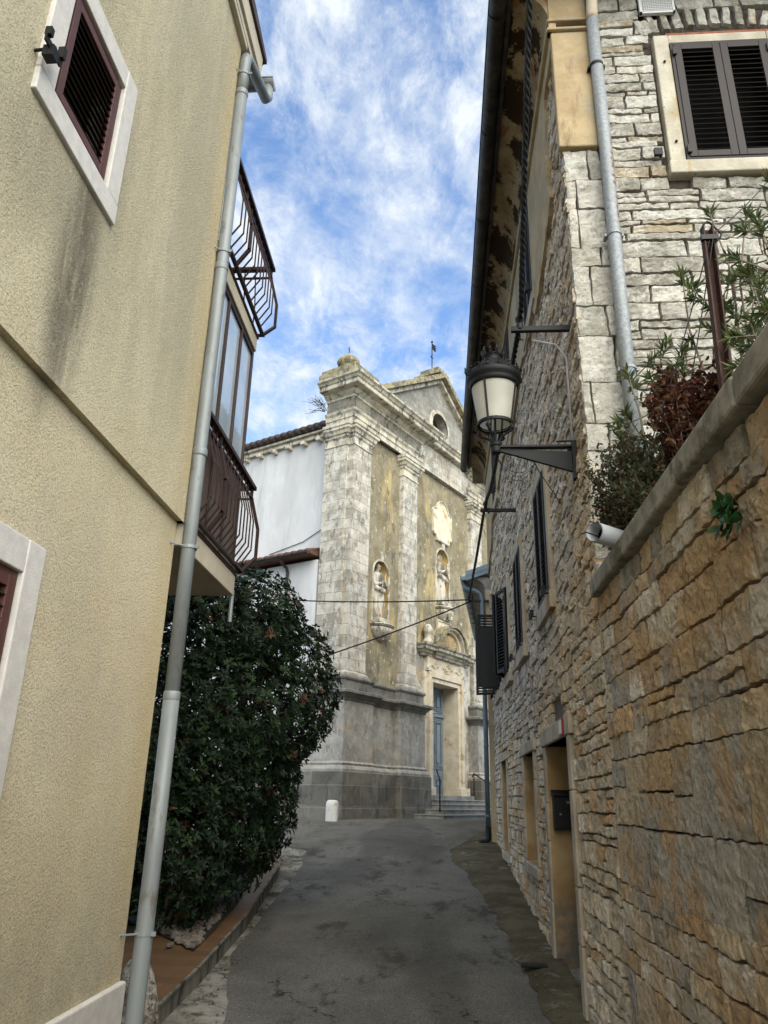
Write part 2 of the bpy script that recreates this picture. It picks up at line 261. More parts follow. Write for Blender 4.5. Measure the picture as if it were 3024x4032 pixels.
    M['pvc'] = simple('grey_plastic', (.50, .51, .52), .4, var=.08)
    M['grille'] = simple('white_grille_paint', (.62, .62, .60), .5, var=.1)
    M['plate_red'] = simple('red_enamel', (.24, .02, .02), .35, var=.2); M['plate_white'] = simple('white_enamel', (.62, .58, .55), .4, var=.1)
    q = NM('painted_sky_glass', .04, .9); q.b.inputs['IOR'].default_value = 1.9; M['glass'] = q.done(q.mix(q.noise(1.2, 5, .6, lo=.35, hi=.65), (.34, .41, .47), (.50, .57, .62)))  # pale blue sky reflection is painted into the pane's base colour
    q = NM('frosted_glass', .45, .5); c = q.mix(q.noise(4, 4, .6, lo=.35, hi=.65), (.58, .56, .48), (.70, .68, .60)); q.sock(q.b.inputs['Base Color'], c)
    q.bump(q.noise(120, 2), .3, .003); q.L.new(q.bumpn, q.b.inputs['Normal'])
    t = q.N.new('ShaderNodeBsdfTranslucent'); t.inputs[0].default_value = (.72, .70, .62, 1); m = q.N.new('ShaderNodeMixShader'); m.inputs[0].default_value = .45
    q.L.new(q.b.outputs[0], m.inputs[1]); q.L.new(t.outputs[0], m.inputs[2]); q.L.new(m.outputs[0], q.N['Material Output'].inputs[0]); M['frosted'] = q.m
mats()

# ------------------------------------------------------------------ mesh helpers
ROOT = {}
class MB:
    def __init__(s, T=None): s.v = []; s.f = []; s.uv = []; s.c = []; s.T = T; s.hascol = False
    def add(s, vs, fs, uvs=None, col=None):
        o = len(s.v); s.v += [Vector(p) for p in vs]
        s.c += ([col]*len(vs) if (col is None or not isinstance(col, list)) else col)
        if col is not None: s.hascol = True
        for k, f in enumerate(fs):
            s.f.append(tuple(i+o for i in f)); s.uv.append(uvs[k] if uvs else None)
        return s
    def quad(s, a, b, c, d): return s.add([a, b, c, d], [(0, 1, 2, 3)])
    def box(s, x0, x1, y0, y1, z0, z1, R=None):
        vs = [Vector((x, y, z)) for z in (z0, z1) for y in (y0, y1) for x in (x0, x1)]
        if R is not None: vs = [R @ p for p in vs]
        return s.add(vs, [(0, 2, 3, 1), (4, 5, 7, 6), (0, 1, 5, 4), (2, 6, 7, 3), (0, 4, 6, 2), (1, 3, 7, 5)])
    def obox(s, c, dx, dy, dz, X=(1, 0, 0), Y=(0, 1, 0), Z=(0, 0, 1)):
        c, X, Y, Z = Vector(c), Vector(X).normalized(), Vector(Y).normalized(), Vector(Z).normalized()
        R = Matrix((X, Y, Z)).transposed().to_4x4(); R.translation = c
        return s.box(-dx/2, dx/2, -dy/2, dy/2, -dz/2, dz/2, R)
    def prism(s, pts, vec):   # closed outline of 3D points extruded along vec
        n = len(pts); v = Vector(vec); P = [Vector(p) for p in pts]
        fs = [tuple(range(n))[::-1], tuple(range(n, 2*n))] + [(i, (i+1) % n, (i+1) % n+n, i+n) for i in range(n)]
        return s.add(P+[p+v for p in P], fs)
    def tube(s, path, r, seg=10, cap=True):
        P = [Vector(p) for p in path]; n = len(P); rr = r if isinstance(r, (list, tuple)) else [r]*n
        vs = []; fs = []; prev = None
        for i, p in enumerate(P):
            d = (P[min(i+1, n-1)]-P[max(i-1, 0)]).normalized()
            if prev is None: a = d.orthogonal().normalized()
            else: a = (prev - d*prev.dot(d)); a = a.normalized() if a.length > 1e-6 else d.orthogonal().normalized()
            prev = a; b = d.cross(a)
            for k in range(seg):
                t = 2*pi*k/seg; vs.append(p+(a*cos(t)+b*sin(t))*rr[i])
        for i in range(n-1):
            for k in range(seg): fs.append((i*seg+k, i*seg+(k+1) % seg, (i+1)*seg+(k+1) % seg, (i+1)*seg+k))
        if cap: fs += [tuple(range(seg))[::-1], tuple(range((n-1)*seg, n*seg))]
        return s.add(vs, fs)
    def lathe(s, prof, c, seg=24, mod=None, open_=False):   # prof [(r,z)], axis z
        vs = []; fs = []; n = len(prof)
        for (r, z) in prof:
            for k in range(seg):
                t = 2*pi*k/seg; q = r*(mod(t, z) if mod else 1); vs.append(Vector((c[0]+q*cos(t), c[1]+q*sin(t), c[2]+z)))
        for i in range(n-1):
            for k in range(seg): fs.append((i*seg+k, i*seg+(k+1) % seg, (i+1)*seg+(k+1) % seg, (i+1)*seg+k))
        if not open_: fs += [tuple(range(seg))[::-1], tuple(range((n-1)*seg, n*seg))]
        return s.add(vs, fs)
    def ball(s, c, r, seg=12, sc=(1, 1, 1)):
        vs = []; fs = []; n = seg//2+1
        for i in range(n):
            a = -pi/2+pi*i/(n-1)
            for k in range(seg): t = 2*pi*k/seg; vs.append(Vector((c[0]+r*sc[0]*cos(a)*cos(t), c[1]+r*sc[1]*cos(a)*sin(t), c[2]+r*sc[2]*sin(a))))
        for i in range(n-1):
            for k in range(seg): fs.append((i*seg+k, i*seg+(k+1) % seg, (i+1)*seg+(k+1) % seg, (i+1)*seg+k))
        return s.add(vs, fs)
    def sweep(s, path, prof, jit=0.0):   # plan path [(x,y)], profile [(out,z)]; out is to the right of the direction
        n = len(path); P = [Vector(p) for p in path]; offs = []
        for i in range(n):
            d1 = (P[i]-P[i-1]).normalized() if i > 0 else None; d2 = (P[i+1]-P[i]).normalized() if i < n-1 else None
            n1 = Vector((d1.y, -d1.x)) if d1 else None; n2 = Vector((d2.y, -d2.x)) if d2 else None
            if n1 is None: o = n2
            elif n2 is None: o = n1
            else:
                o = (n1+n2); o = o/max(.2, o.dot(n1))
            offs.append(o)
        L = [0]
        for i in range(1, n): L.append(L[-1]+(P[i]-P[i-1]).length)
        V = [0]
        for j in range(1, len(prof)): V.append(V[-1]+(Vector(prof[j])-Vector(prof[j-1])).length)
        vs = []; fs = []; uvs = []; m = len(prof)
        for i in range(n):
            for (o, z) in prof: q = P[i]+offs[i]*o; vs.append(Vector((q.x, q.y, z)))
        for i in range(n-1):
            for j in range(m-1):
                fs.append((i*m+j, (i+1)*m+j, (i+1)*m+j+1, i*m+j+1)); a, b, c, d = L[i], L[i+1], prof[0][1]+V[j], prof[0][1]+V[j+1]; uvs.append([(a, c), (b, c), (b, d), (a, d)])
        return s.add(vs, fs, uvs)
    def build(s, name, mat, parent=None, smooth=False, bevel=0.0, label=None, remesh=0.0, subsurf=0, autosmooth=None):
        me = bpy.data.meshes.new(name); o = bpy.data.objects.new(name, me); COL.objects.link(o)
        uvl = []
        for f, u in zip(s.f, s.uv):
            if u: uvl += [c for p in u for c in p]; continue
            P = [s.v[i] for i in f]; nn = (P[1]-P[0]).cross(P[-1]-P[0]) if len(P) > 3 else (P[1]-P[0]).cross(P[2]-P[0])
            a, b, c = abs(nn.x), abs(nn.y), abs(nn.z)
            for p in P:
                if c >= a and c >= b: uvl += [p.x, p.y]
                elif a >= b: uvl += [p.y, p.z]
                else: uvl += [p.x, p.z]
        if s.T is not None: s.v = [Vector((p.x, p.y, 11.5+(p.z-11.5)*.92)) if p.z > 11.5 else p for p in s.v]   # the attic storey is a little lower than drawn
        V = [s.T @ p for p in s.v] if s.T is not None else s.v
        if parent is not None:
            inv = ROOT[parent.name].inverted(); V = [inv @ p for p in V]; o.parent = parent; ROOT[o.name] = ROOT[parent.name]
        else:
            xs = [p.x for p in V]; ys = [p.y for p in V]; z0 = min(p.z for p in V)
            org = Vector(((min(xs)+max(xs))/2, (min(ys)+max(ys))/2, z0)); V = [p-org for p in V]; o.location = org; ROOT[o.name] = Matrix.Translation(org)
        me.from_pydata([tuple(p) for p in V], [], s.f)
        ul = me.uv_layers.new(name='UVMap'); ul.data.foreach_set('uv', uvl)
        if s.hascol:
            ca = me.color_attributes.new('Col', 'FLOAT_COLOR', 'POINT'); fl = []
            for c in s.c: fl += (list(c)+[1])[:4] if c else [1, 1, 1, 1]
            ca.data.foreach_set('color', fl)
        for m in (mat if isinstance(mat, list) else [mat]): me.materials.append(m)
        if smooth: me.polygons.foreach_set('use_smooth', [True]*len(me.polygons))
        me.update()
        if remesh:
            r = o.modifiers.new('remesh', 'REMESH'); r.mode = 'VOXEL'; r.voxel_size = remesh; r.use_smooth_shade = True
        if bevel:
            b = o.modifiers.new('bevel', 'BEVEL'); b.width = bevel; b.segments = 2; b.limit_method = 'ANGLE'; b.angle_limit = radians(40)
        if subsurf:
            q = o.modifiers.new('sub', 'SUBSURF'); q.levels = q.render_levels = subsurf
        if label: o['label'] = label
        return o
def tag(o, label=None, cat=None, group=None, kind=None):
    if label: o['label'] = label
    if cat: o['category'] = cat
    if group: o['group'] = group
    if kind: o['kind'] = kind
    return o
def thing(name, loc, label, cat, rz=0, group=None):
    o = bpy.data.objects.new(name, None); COL.objects.link(o); o.location = loc; o.rotation_euler = (0, 0, rz); o.empty_display_size = .2
    ROOT[o.name] = Matrix.Translation(loc) @ Matrix.Rotation(rz, 4, 'Z'); return tag(o, label, cat, group)
def nz(x, y, z=0, s=1.0): return mnoise.noise(Vector((x*s, y*s, z*s)))
def gz(y):   # ground height along the street
    if y <= 5: return -.024
    if y <= 19: return .13+.081*(y-6.9)
    return 1.11+.02*min(1, (y-19))
XR, XL = 1.05, -1.8

# wall sheet with rectangular openings in the plane (u,v); mapper(u,v,d) -> point, d>0 goes into the wall
def wall_open(mb, u0, u1, v0, v1, ops, mp, depth=.3, back=True):
    us = sorted({u0, u1, *[o[0] for o in ops], *[o[1] for o in ops]}); vs = sorted({v0, v1, *[o[2] for o in ops], *[o[3] for o in ops]})
    us = [u for u in us if u0 <= u <= u1]; vs = [v for v in vs if v0 <= v <= v1]
    for i in range(len(us)-1):
        for j in range(len(vs)-1):
            cu, cv = (us[i]+us[i+1])/2, (vs[j]+vs[j+1])/2
            if any(o[0] < cu < o[1] and o[2] < cv < o[3] for o in ops): continue
            mb.quad(mp(us[i], vs[j], 0), mp(us[i+1], vs[j], 0), mp(us[i+1], vs[j+1], 0), mp(us[i], vs[j+1], 0))
def reveal(mb, o, mp, depth, front=0.0, back=True):
    a, b, c, d = o[:4]
    for (p, q) in (((a, c), (b, c)), ((b, c), (b, d)), ((b, d), (a, d)), ((a, d), (a, c))):
        mb.quad(mp(*p, front), mp(*q, front), mp(*q, depth), mp(*p, depth))
    if back: mb.quad(mp(a, c, depth), mp(b, c, depth), mp(b, d, depth), mp(a, d, depth))

# coursed rubble: every stone a rounded, rough little patch of one wall mesh
def stones(mb, u0, u1, v0, v1, ch, sl, ops, mp, colf, seed=1, res=.05, amp=.018, rel=.02, joint=.010, wav=.03, ws=.8, quoin=None, rnd=.022):
    R = random.Random(seed)
    def wave(u, v): return wav*mnoise.noise(Vector((u*ws, v*ws*.9, seed*3.7)))+.35*wav*mnoise.noise(Vector((u*ws*4, v*3, seed*1.3)))
    v = v0
    while v < v1-.02:
        h = R.uniform(*ch)
        if R.random() < .25: h *= .6
        if v+h > v1-.04: h = v1-v
        u = u0-R.uniform(0, sl[0]) if quoin is None else u0
        first = True
        while u < u1:
            w = R.uniform(*sl)*(1.0 if h > ch[0] else .8)
            if quoin and first: w = R.uniform(*quoin); 
            first = False
            # occasional split into two thin stones
            parts = [(v, v+h)]
            if h > (ch[0]+ch[1])*.5 and R.random() < .22: m = v+h*R.uniform(.4, .6); parts = [(v, m), (m, v+h)]
            for (a, b) in parts:
                rects = [(max(u, u0), min(u+w, u1), a, b)]
                for o in ops:
                    nr = []
                    for r in rects:
                        if r[0] < o[1] and r[1] > o[0] and r[2] < o[3] and r[3] > o[2]:
                            c = []
                            if r[0] < o[0]-.05: c.append((r[0], o[0], r[2], r[3]))
                            if r[1] > o[1]+.05: c.append((o[1], r[1], r[2], r[3]))
                            if not c:
                                if r[2] < o[2]-.05: c.append((r[0], r[1], r[2], o[2]))
                                elif r[3] > o[3]+.05: c.append((r[0], r[1], o[3], r[3]))
                            nr += c
                        else: nr.append(r)
                    rects = nr
                for (ua, ub, va, vb) in rects:
                    if ub-ua < .03 or vb-va < .02: continue
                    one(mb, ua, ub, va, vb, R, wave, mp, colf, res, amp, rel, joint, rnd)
            u += w
        v += h
def one(mb, ua, ub, va, vb, R, wave, mp, colf, res, amp, rel, joint, rnd):
    nu = max(3, int((ub-ua)/res)+1); nv = max(3, int((vb-va)/res)+1); d0 = R.uniform(-rel, rel); sk = R.uniform(-.02, .02)*min(1, (vb-va)*4); tl = R.uniform(-.012, .012); sx = R.random()*50
    us = [0, .5*min(rnd, (ub-ua)*.25)/(ub-ua)]+[(i+1)/(nu+1) for i in range(nu)]+[1-.5*min(rnd, (ub-ua)*.25)/(ub-ua), 1]
    vs_ = [0, .5*min(rnd, (vb-va)*.25)/(vb-va)]+[(i+1)/(nv+1) for i in range(nv)]+[1-.5*min(rnd, (vb-va)*.25)/(vb-va), 1]
    col = colf((ua+ub)/2, (va+vb)/2, R); P = []; C = []; g = joint*R.uniform(.4, 1.5)/2
    for j, b in enumerate(vs_):
        for i, a in enumerate(us):
            g2 = min(g*2.0, (ub-ua)*.15); u = ua+g2+(ub-ua-2*g2)*a+sk*(b-.5); v = va+g+(vb-va-2*g)*b
            cr = (min(a, 1-a) < .2 and min(b, 1-b) < .2)
            e = min(min(a, 1-a)*(ub-ua), min(b, 1-b)*(vb-va)); 
            v += wave(u, v)
            k_ = max(0, 1-e/.06); u += .012*k_*mnoise.noise(Vector((u*14, v*14, 3))); v += .011*k_*mnoise.noise(Vector((u*14, v*14, 7)))+.007*k_*mnoise.noise(Vector((u*38, v*38, 7)))
            n = mnoise.noise(Vector((u*5, v*6, sx)))*.2+(.32-1.5*abs(mnoise.noise(Vector((u*10, v*13, sx)))))*.55+(.32-1.5*abs(mnoise.noise(Vector((u*24, v*30, sx+4)))))*.35+mnoise.noise(Vector((u*40, v*44, sx)))*.3
            d = -(d0+amp*n+tl*(a-.5)*.6)
            if e <= 1e-6: d = .06
            elif e < rnd: d += rnd*.5*(1-e/rnd)
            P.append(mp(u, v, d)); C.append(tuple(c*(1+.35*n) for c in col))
    m = len(us); fs = [(j*m+i, j*m+i+1, (j+1)*m+i+1, (j+1)*m+i) for j in range(len(vs_)-1) for i in range(m-1)]
    mb.add(P, fs, None, C)
def pick(R, pal): 
    t = R.random()*sum(p[0] for p in pal)
    for p in pal:
        t -= p[0]
        if t <= 0: k = R.uniform(.82, 1.15); return tuple(c*k for c in p[1])
    return pal[-1][1]

# louvred leaf in plane (A along width, Z up, Nn outward normal), lower-left corner o
def shutter(root, o, A, w, h, Nn, fr, mat, name='shutter', th=.035, n=None, lmat=None):
    A, Nn, Z, o = Vector(A).normalized(), Vector(Nn).normalized(), Vector((0, 0, 1)), Vector(o)
    m = MB(); m.obox(o+A*fr/2+Z*h/2, fr, th, h, A, Nn); m.obox(o+A*(w-fr/2)+Z*h/2, fr, th, h, A, Nn)
    for z in (fr/2, h-fr/2): m.obox(o+A*w/2+Z*z, w-2*fr-.001, th*.98, fr, A, Nn)
    part = m.build(name, mat, root, bevel=.003)
    n = n or int((h-2*fr)/.05); l = MB()
    for k in range(n):
        z = fr+(h-2*fr)*(k+.5)/n; t = (Nn*.72+Z*-.69)
        l.obox(o+A*w/2+Z*z, w-2*fr+.002, .042, .006, A, t, A.cross(t))
    l.build('louvre', lmat or mat, part)
    return part

# ================================================================== SETTING: ground, road, strips
def ground():
    m = MB(); ys = [-30, -10, 0, 5]+[5+.5*k for k in range(1, 29)]+[20, 24, 30, 60, 300]; xs = [-300, -30, -8, -4, -2, 0, 2, 4, 8, 30, 300]
    vs = [(x, y, gz(y)-.006) for y in ys for x in xs]; n = len(xs)
    m.add(vs, [(j*n+i, j*n+i+1, (j+1)*n+i+1, (j+1)*n+i) for j in range(len(ys)-1) for i in range(n-1)])
    tag(m.build('ground', M['strip_pale'], smooth=True), 'pale worn ground around the lane and the church', kind='structure')
    def lerp(T, y):
        if y <= T[0][0]: return T[0][1]
        for (a, p), (b, q) in zip(T, T[1:]):
            if y <= b: return p+(q-p)*(y-a)/(b-a)
        return T[-1][1]
    LE = [(0, -1.35), (6.3, -1.54), (7.2, -1.76), (8.0, -1.94), (9.5, -2.0), (10.4, -2.04), (12.8, -2.12), (14.4, -2.35), (15.2, -3.2), (16, -6), (17, -30), (40, -30)]
    RE = [(0, .98), (6, .86), (7.2, .80), (8.9, .70), (10.3, .60), (12.2, .43), (13.6, .27), (14.8, .24), (15.6, .42), (17, .75), (18.3, 1.2), (19, 2.5), (40, 2.5)]
    m = MB(); ys = [k*.12 for k in range(0, 250)]; nx = 14; vs = []
    for y in ys:
        a = lerp(LE, y)+(.05*nz(y, 3, 0, 1.3)+.03*nz(y, 9, 0, 9))*(1 if y < 15 else 3); b = lerp(RE, y)+.07*nz(y, 5, 0, 2.1)+.05*nz(y, 1, 0, 8)
        for i in range(nx+1):
            t = i/nx; x = a+(b-a)*t; vs.append((x, y, gz(y)+.004+.018*sin(pi*t)*(y < 16)+.004*nz(x, y, 0, 1.5)))
    m.add(vs, [(j*(nx+1)+i, j*(nx+1)+i+1, (j+1)*(nx+1)+i+1, (j+1)*(nx+1)+i) for j in range(len(ys)-1) for i in range(nx)])
    tag(m.build('road', M['asphalt'], smooth=True), 'cracked grey asphalt lane climbing to the church', kind='structure')
    m = MB(); vs = []; ys = [k*.12 for k in range(0, 158)]; nx = 5
    for y in ys:
        b = lerp(RE, y)+.07*nz(y, 5, 0, 2.1)+.05*nz(y, 1, 0, 8)
        a = min(b-.02-.05*abs(nz(y, 2, 0, 5)), XR+.05)
        for i in range(nx+1):
            t = i/nx; x = a+(max(XR+.06, a+.05)-a)*t; vs.append((x, y, gz(y)+.012+.05*min(1, t*2.5)+.012*nz(x, y, 3, 3)))
    m.add(vs, [(j*(nx+1)+i, j*(nx+1)+i+1, (j+1)*(nx+1)+i+1, (j+1)*(nx+1)+i) for j in range(len(ys)-1) for i in range(nx)])
    tag(m.build('pavement', M['moss'], smooth=True), 'mossy brown concrete strip along the stone house', kind='structure')
    # tiled terrace with kerb
    ke = [(4.9, -1.99), (6.2, -1.99), (7.1, -1.98), (8.9, -2.04), (10.7, -2.2), (12, -2.32), (13.5, -2.6)]
    m = MB(); k2 = MB(); vs = []; ys = [4.9+.2*k for k in range(0, 44)]
    for i, y in enumerate(ys):
        x = lerp(ke, y); vs += [(x, y, gz(y)+.14), (x-.55, y, gz(y)+.145), (-9, y, gz(y)+.15)]
        if i < len(ys)-1:
            x2 = lerp(ke, ys[i+1]); yy = ys[i+1]
            k2.add([(x, y, gz(y)-.05), (x2, yy, gz(yy)-.05), (x2, yy, gz(yy)+.13), (x, y, gz(y)+.13)], [(0, 1, 2, 3)])
            k2.add([(x+.012, y, gz(y)+.122), (x2+.012, yy, gz(yy)+.122), (x2+.012, yy, gz(yy)+.142), (x+.012, y, gz(y)+.142)], [(0, 1, 2, 3)])
            k2.add([(x+.012, y, gz(y)+.142), (x2+.012, yy, gz(yy)+.142), (x2-.01, yy, gz(yy)+.1435), (x-.01, y, gz(y)+.1435)], [(0, 1, 2, 3)])
    m.add(vs, [(j*3+i+1, j*3+i, (j+1)*3+i, (j+1)*3+i+1) for j in range(len(ys)-1) for i in range(2)])
    tag(m.build('terrace', M['tiles']), 'terracotta tiled terrace beside the lane', kind='structure')
    tag(k2.build('kerb', M['kerb']), 'stained concrete kerb edging the tiled terrace', kind='structure')
    # soil bed behind
    m = MB(); P = [(-2.15, 7.45), (-2.17, 8.2), (-2.27, 9.5), (-2.5, 11), (-2.9, 12.6), (-7, 12.6), (-7, 9.2), (-2.95, 8.25)]
    m.add([(x, y, gz(y)+.158) for x, y in P], [tuple(range(len(P)))[::-1]])
    tag(m.build('flower_bed', M['soil']), 'dark soil bed under the big hedge shrub', kind='structure')
    g = MB(); R = random.Random(3)
    for k in range(420):
        t = R.random(); s_ = R.random()
        if R.random() < .6: x, y = -2.17-.75*t, 7.47+.78*t+R.uniform(0, .3)
        else: x, y = -2.19-.08*t-R.uniform(0, .2), 7.5+1.5*t
        r = R.uniform(.012, .034) if R.random() < .93 else R.uniform(.035, .055)
        g.ball((x, y, gz(y)+.158+r*.45), r, 6, (1, R.uniform(.7, 1.2), R.uniform(.55, .8)))
    tag(g.build('gravel', M['gravel']), 'pale pebbles edging the soil bed', kind='stuff')
    # pebbles and grit along road edges
    g = MB()
    for k in range(260):
        y = R.uniform(6, 15); side = R.random() < .5
        x = (lerp(LE, y)-R.uniform(0, .25)) if side else (lerp(RE, y)+R.uniform(-.05, .3)); r = R.uniform(.004, .014)
        g.ball((x, y, gz(y)+r*.5+(.0 if side else .05)), r, 6, (1, 1.2, .6))
    tag(g.build('road_grit', simple('lane_grit', (.13, .12, .10), .9, var=.5, sc=30)), 'loose grit and chips along the lane edges', kind='stuff')
ground()

# ================================================================== LEFT HOUSE
def left_house():
    H = thing('house', (XL-2, 2, 0), 'pale yellow roughcast house with brown shutters and balconies, left of the lane', 'house')
    mp = lambda x0: (lambda u, v, d: (x0-d, u, v))
    Y1 = 4.985
    # upper wall, lower wall
    m = MB(); ow = (2.53, 3.13, 4.66, 5.385)
    wall_open(m, -3, Y1, 3.40, 8.12, [ow], mp(XL)); m.quad((XL, Y1, 3.40), (-8, Y1, 3.40), (-8, Y1, 8.12), (XL, Y1, 8.12))
    m.quad((XL, -3, 3.40), (XL, Y1, 3.40), (XL-.05, Y1, 3.40), (XL-.05, -3, 3.40)); m.quad((XL, -3, 3.4), (-8, -3, 3.4), (-8, -3, 8.12), (XL, -3, 8.12))
    m.quad((XL-.0, Y1, 3.4), (-8, Y1, 3.4), (-8, Y1-.05, 3.4), (XL, Y1-.05, 3.4))
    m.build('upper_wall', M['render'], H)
    m = MB(); lw = (1.9, 3.125, 1.15, 2.50); xl = XL-.045
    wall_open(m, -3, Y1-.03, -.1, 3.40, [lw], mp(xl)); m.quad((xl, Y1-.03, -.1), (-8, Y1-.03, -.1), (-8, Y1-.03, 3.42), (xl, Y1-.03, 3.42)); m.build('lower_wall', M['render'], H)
    m = MB(); m.box(-8, XL-.012, -3, Y1-.012, -.1, .585); m.build('plinth', M['limestone'], H, bevel=.01)
    # upper window: limestone surround and red-brown shutters
    def window(o, op, fw_, sill_drop, x0, leafs, mat, proud=.025, dep=.045):
        a, b, c, d = op
        w = MB(); w.box(x0-.03, x0+proud, a-fw_, b+fw_, c-sill_drop, c-.002); w.box(x0-.03, x0+proud-.003, a-fw_, a-.001, c, d+fw_); w.box(x0-.03, x0+proud-.003, b+.001, b+fw_, c, d+fw_)
        w.box(x0-.03, x0+proud-.006, a, b, d+.001, d+fw_); s_ = w.build('window_surround', M['limestone'], H, bevel=.006)
        q = MB(); reveal(q, op, mp(x0), dep+.12, 0, False); q.build('reveal', M['limestone'], s_)
        q = MB(); q.box(x0-dep-.14, x0-dep-.12, a-.02, b+.02, c-.02, d+.02); q.build('dark_recess', M['dark_void'], s_)
        q = MB(); q.box(x0-dep-.01, x0-dep+.04, a, a+.03, c, d); q.box(x0-dep-.01, x0-dep+.04, b-.03, b, c, d); q.box(x0-dep-.01, x0-dep+.04, a+.03, b-.03, c, c+.03); q.box(x0-dep-.01, x0-dep+.04, a+.03, b-.03, d-.03, d); q.build('window_frame', mat, s_)
        L = (b-a-.06)/leafs
        for k in range(leafs):
            shutter(s_, (x0-dep+.035, a+.03+L*k+.002, c+.032), (0, 1, 0), L-.004, d-c-.064, (1, 0, 0), .05, mat, n=int((d-c)/.058), lmat=M['louvre_shaded'])
        return s_
    w = window(H, ow, .14, .135, XL, 1, M['shutter_red'])
    window(H, lw, .155, .13, xl, 2, M['shutter_red'])
    s_ = MB(); s_.tube([(XL, 2.36, 4.71), (XL+.10, 2.36, 4.72)], .008, 6); s_.box(XL+.075, XL+.085, 2.30, 2.44, 4.70, 4.735); s_.box(XL+.07, XL+.10, 2.415, 2.44, 4.735, 4.80); s_.box(XL+.07, XL+.10, 2.30, 2.325, 4.735, 4.78); s_.box(XL+.05, XL+.1, 2.34, 2.39, 4.66, 4.72)
    s_.build('shutter_stop', M['black_iron'], w)
    # box eave and roof
    m = MB(); m.box(-8, XL+.055, -3, Y1+.44, 8.12, 8.20); m.box(-8, XL+.08, -3, Y1+.42, 8.202, 8.44); m.box(XL-.02, XL+.05, -3, Y1+.02, 8.06, 8.119)
    m.build('eave', M['soffit'], H, bevel=.006)
    m = MB(); m.prism([(XL+.105, -3, 8.445), (XL+.105, Y1+.48, 8.445), (XL+.105, Y1+.48, 8.50), (XL+.105, -3, 9.5), (XL+.105, -3, 8.6)], (-7, 0, 0))
    r = m.build('roof', M['asbestos'], H)
    m = MB()
    for k in range(28): m.tube([(XL-.02-.22*k, Y1+.52, 8.50), (XL-.02-.22*k, Y1-.2, 8.66)], .085, 8)
    m.build('tile_edge', M['asbestos'], r, smooth=True)
    # gutter on the +Y eave with outlet pipe
    m = MB(); gy, gzv = Y1+.60, 8.33
    arc = [(cos(pi+pi*k/10)*.075, sin(pi+pi*k/10)*.075) for k in range(11)]
    vs = [(x, gy+a, gzv+b) for x in (-1.635, -8) for a, b in arc]; m.add(vs, [(k, k+1, k+12, k+11) for k in range(10)]+[tuple(range(11))])
    m.tube([(-1.635, gy-.075, gzv), (-8, gy-.075, gzv)], .008, 6); m.tube([(-1.635, gy+.075, gzv), (-8, gy+.075, gzv)], .008, 6)
    m.build('gutter', M['pipe_grey'], H)
    px, py = XL+.052, Y1+.005
    m = MB(); r = .050
    m.tube([(-1.69, gy, 8.27), (-1.69, gy, 8.14), (-1.695, gy-.04, 8.07), (-1.74, py+.07, 7.99), (px, py+.02, 7.96), (px, py, 7.88), (px, py, 7.5)], r, 14)
    m.tube([(px, py, 7.5), (px+.002, py, 5.6), (px-.004, py, 3.9), (px, py, 2.2)], r*.985, 16); m.tube([(px, py, 2.22), (px+.003, py, 1.3), (px, py, .32), (px+.01, py+.01, .24), (px+.05, py+.045, .17), (px+.13, py+.10, .14)], r*1.05, 16)
    p = m.build('drainpipe', M['pipe_grey'], H, smooth=True)
    for z in (7.5, 5.6, 3.95, 2.2, .32):
        q = MB(); q.lathe([(r*1.03, -.03), (r*1.09, -.02), (r*1.09, .02), (r*1.03, .03)], (px, py, z), 18); q.build('pipe_joint', M['pipe_grey'], p, smooth=True)
    for z in (7.72, 5.75, 3.22, .83):
        q = MB(); q.lathe([(r*1.06, -.012), (r*1.14, -.012), (r*1.14, .012), (r*1.06, .012)], (px, py, z), 18, open_=True); q.tube([(px-.02, py-.05, z), (XL-.05, Y1-.12, z)], .006, 6); q.box(px+r, px+r+.03, py-.03, py-.02, z-.012, z+.012); q.build('pipe_strap', M['pipe_grey'], p)
    # balconies: slab / rail / glazing
    yb = 6.42; xb = XL
    def slab(z0, z1):
        q = MB(); q.box(-6, xb, Y1+.01, yb, z0, z1); return q.build('balcony_slab', M['soffit'], H, bevel=.008)
    def rail(z0, hh):
        q = MB(); prof = [(.04, 0), (.145, .16), (.145, .43), (.07, .73), (.07, hh)]
        def bar(y, t=.011):
            P = [(xb+a, y, z0+b) for a, b in prof]
            for A, B in zip(P, P[1:]): A, B = Vector(A), Vector(B); q.obox((A+B)/2, t, t, (B-A).length+t*.6, (0, 1, 0), (B-A).cross(Vector((0, 1, 0))), (B-A))
        def barx(x, t=.011):
            P = [(x, yb+a, z0+b) for a, b in prof]
            for A, B in zip(P, P[1:]): A, B = Vector(A), Vector(B); q.obox((A+B)/2, t, t, (B-A).length+t*.6, (1, 0, 0), (B-A).cross(Vector((1, 0, 0))), (B-A))
        y = Y1+.08
        k = 0
        while y < yb: bar(y, .028 if k == 3 else .011); y += .105; k += 1
        x = xb-.1
        while x > -5.5: barx(x); x -= .115
        # corner post follows the bend diagonally
        P = [(xb+a*.92, yb+a*.92, z0+b) for a, b in prof]; q.tube(P, .019, 4)
        for zz, t, o in ((z0+hh, .05, .07), (z0+hh-.11, .022, .07), (z0+.0, .03, .04)):
            q.box(xb+o-t*.6, xb+o+t*.6, Y1+.02, yb+o, zz-t*.35, zz+t*.35); q.box(-5.6, xb+o+t*.6, yb+o-t*.6+.002, yb+o+t*.6, zz-t*.33, zz+t*.33)
        return q.build('balcony_railing', M['brown_metal'], H)
    s1 = slab(3.24, 3.42); q = MB(); q.box(-6, xb+.012, Y1+.02, yb+.012, 3.422, 3.45); q.build('slab_edge_trim', M['brown_metal'], s1)
    s2 = slab(5.72, 5.87); q = MB(); q.box(-6, xb+.012, Y1+.02, yb+.012, 5.872, 5.90); q.build('slab_edge_trim', M['brown_metal'], s2)
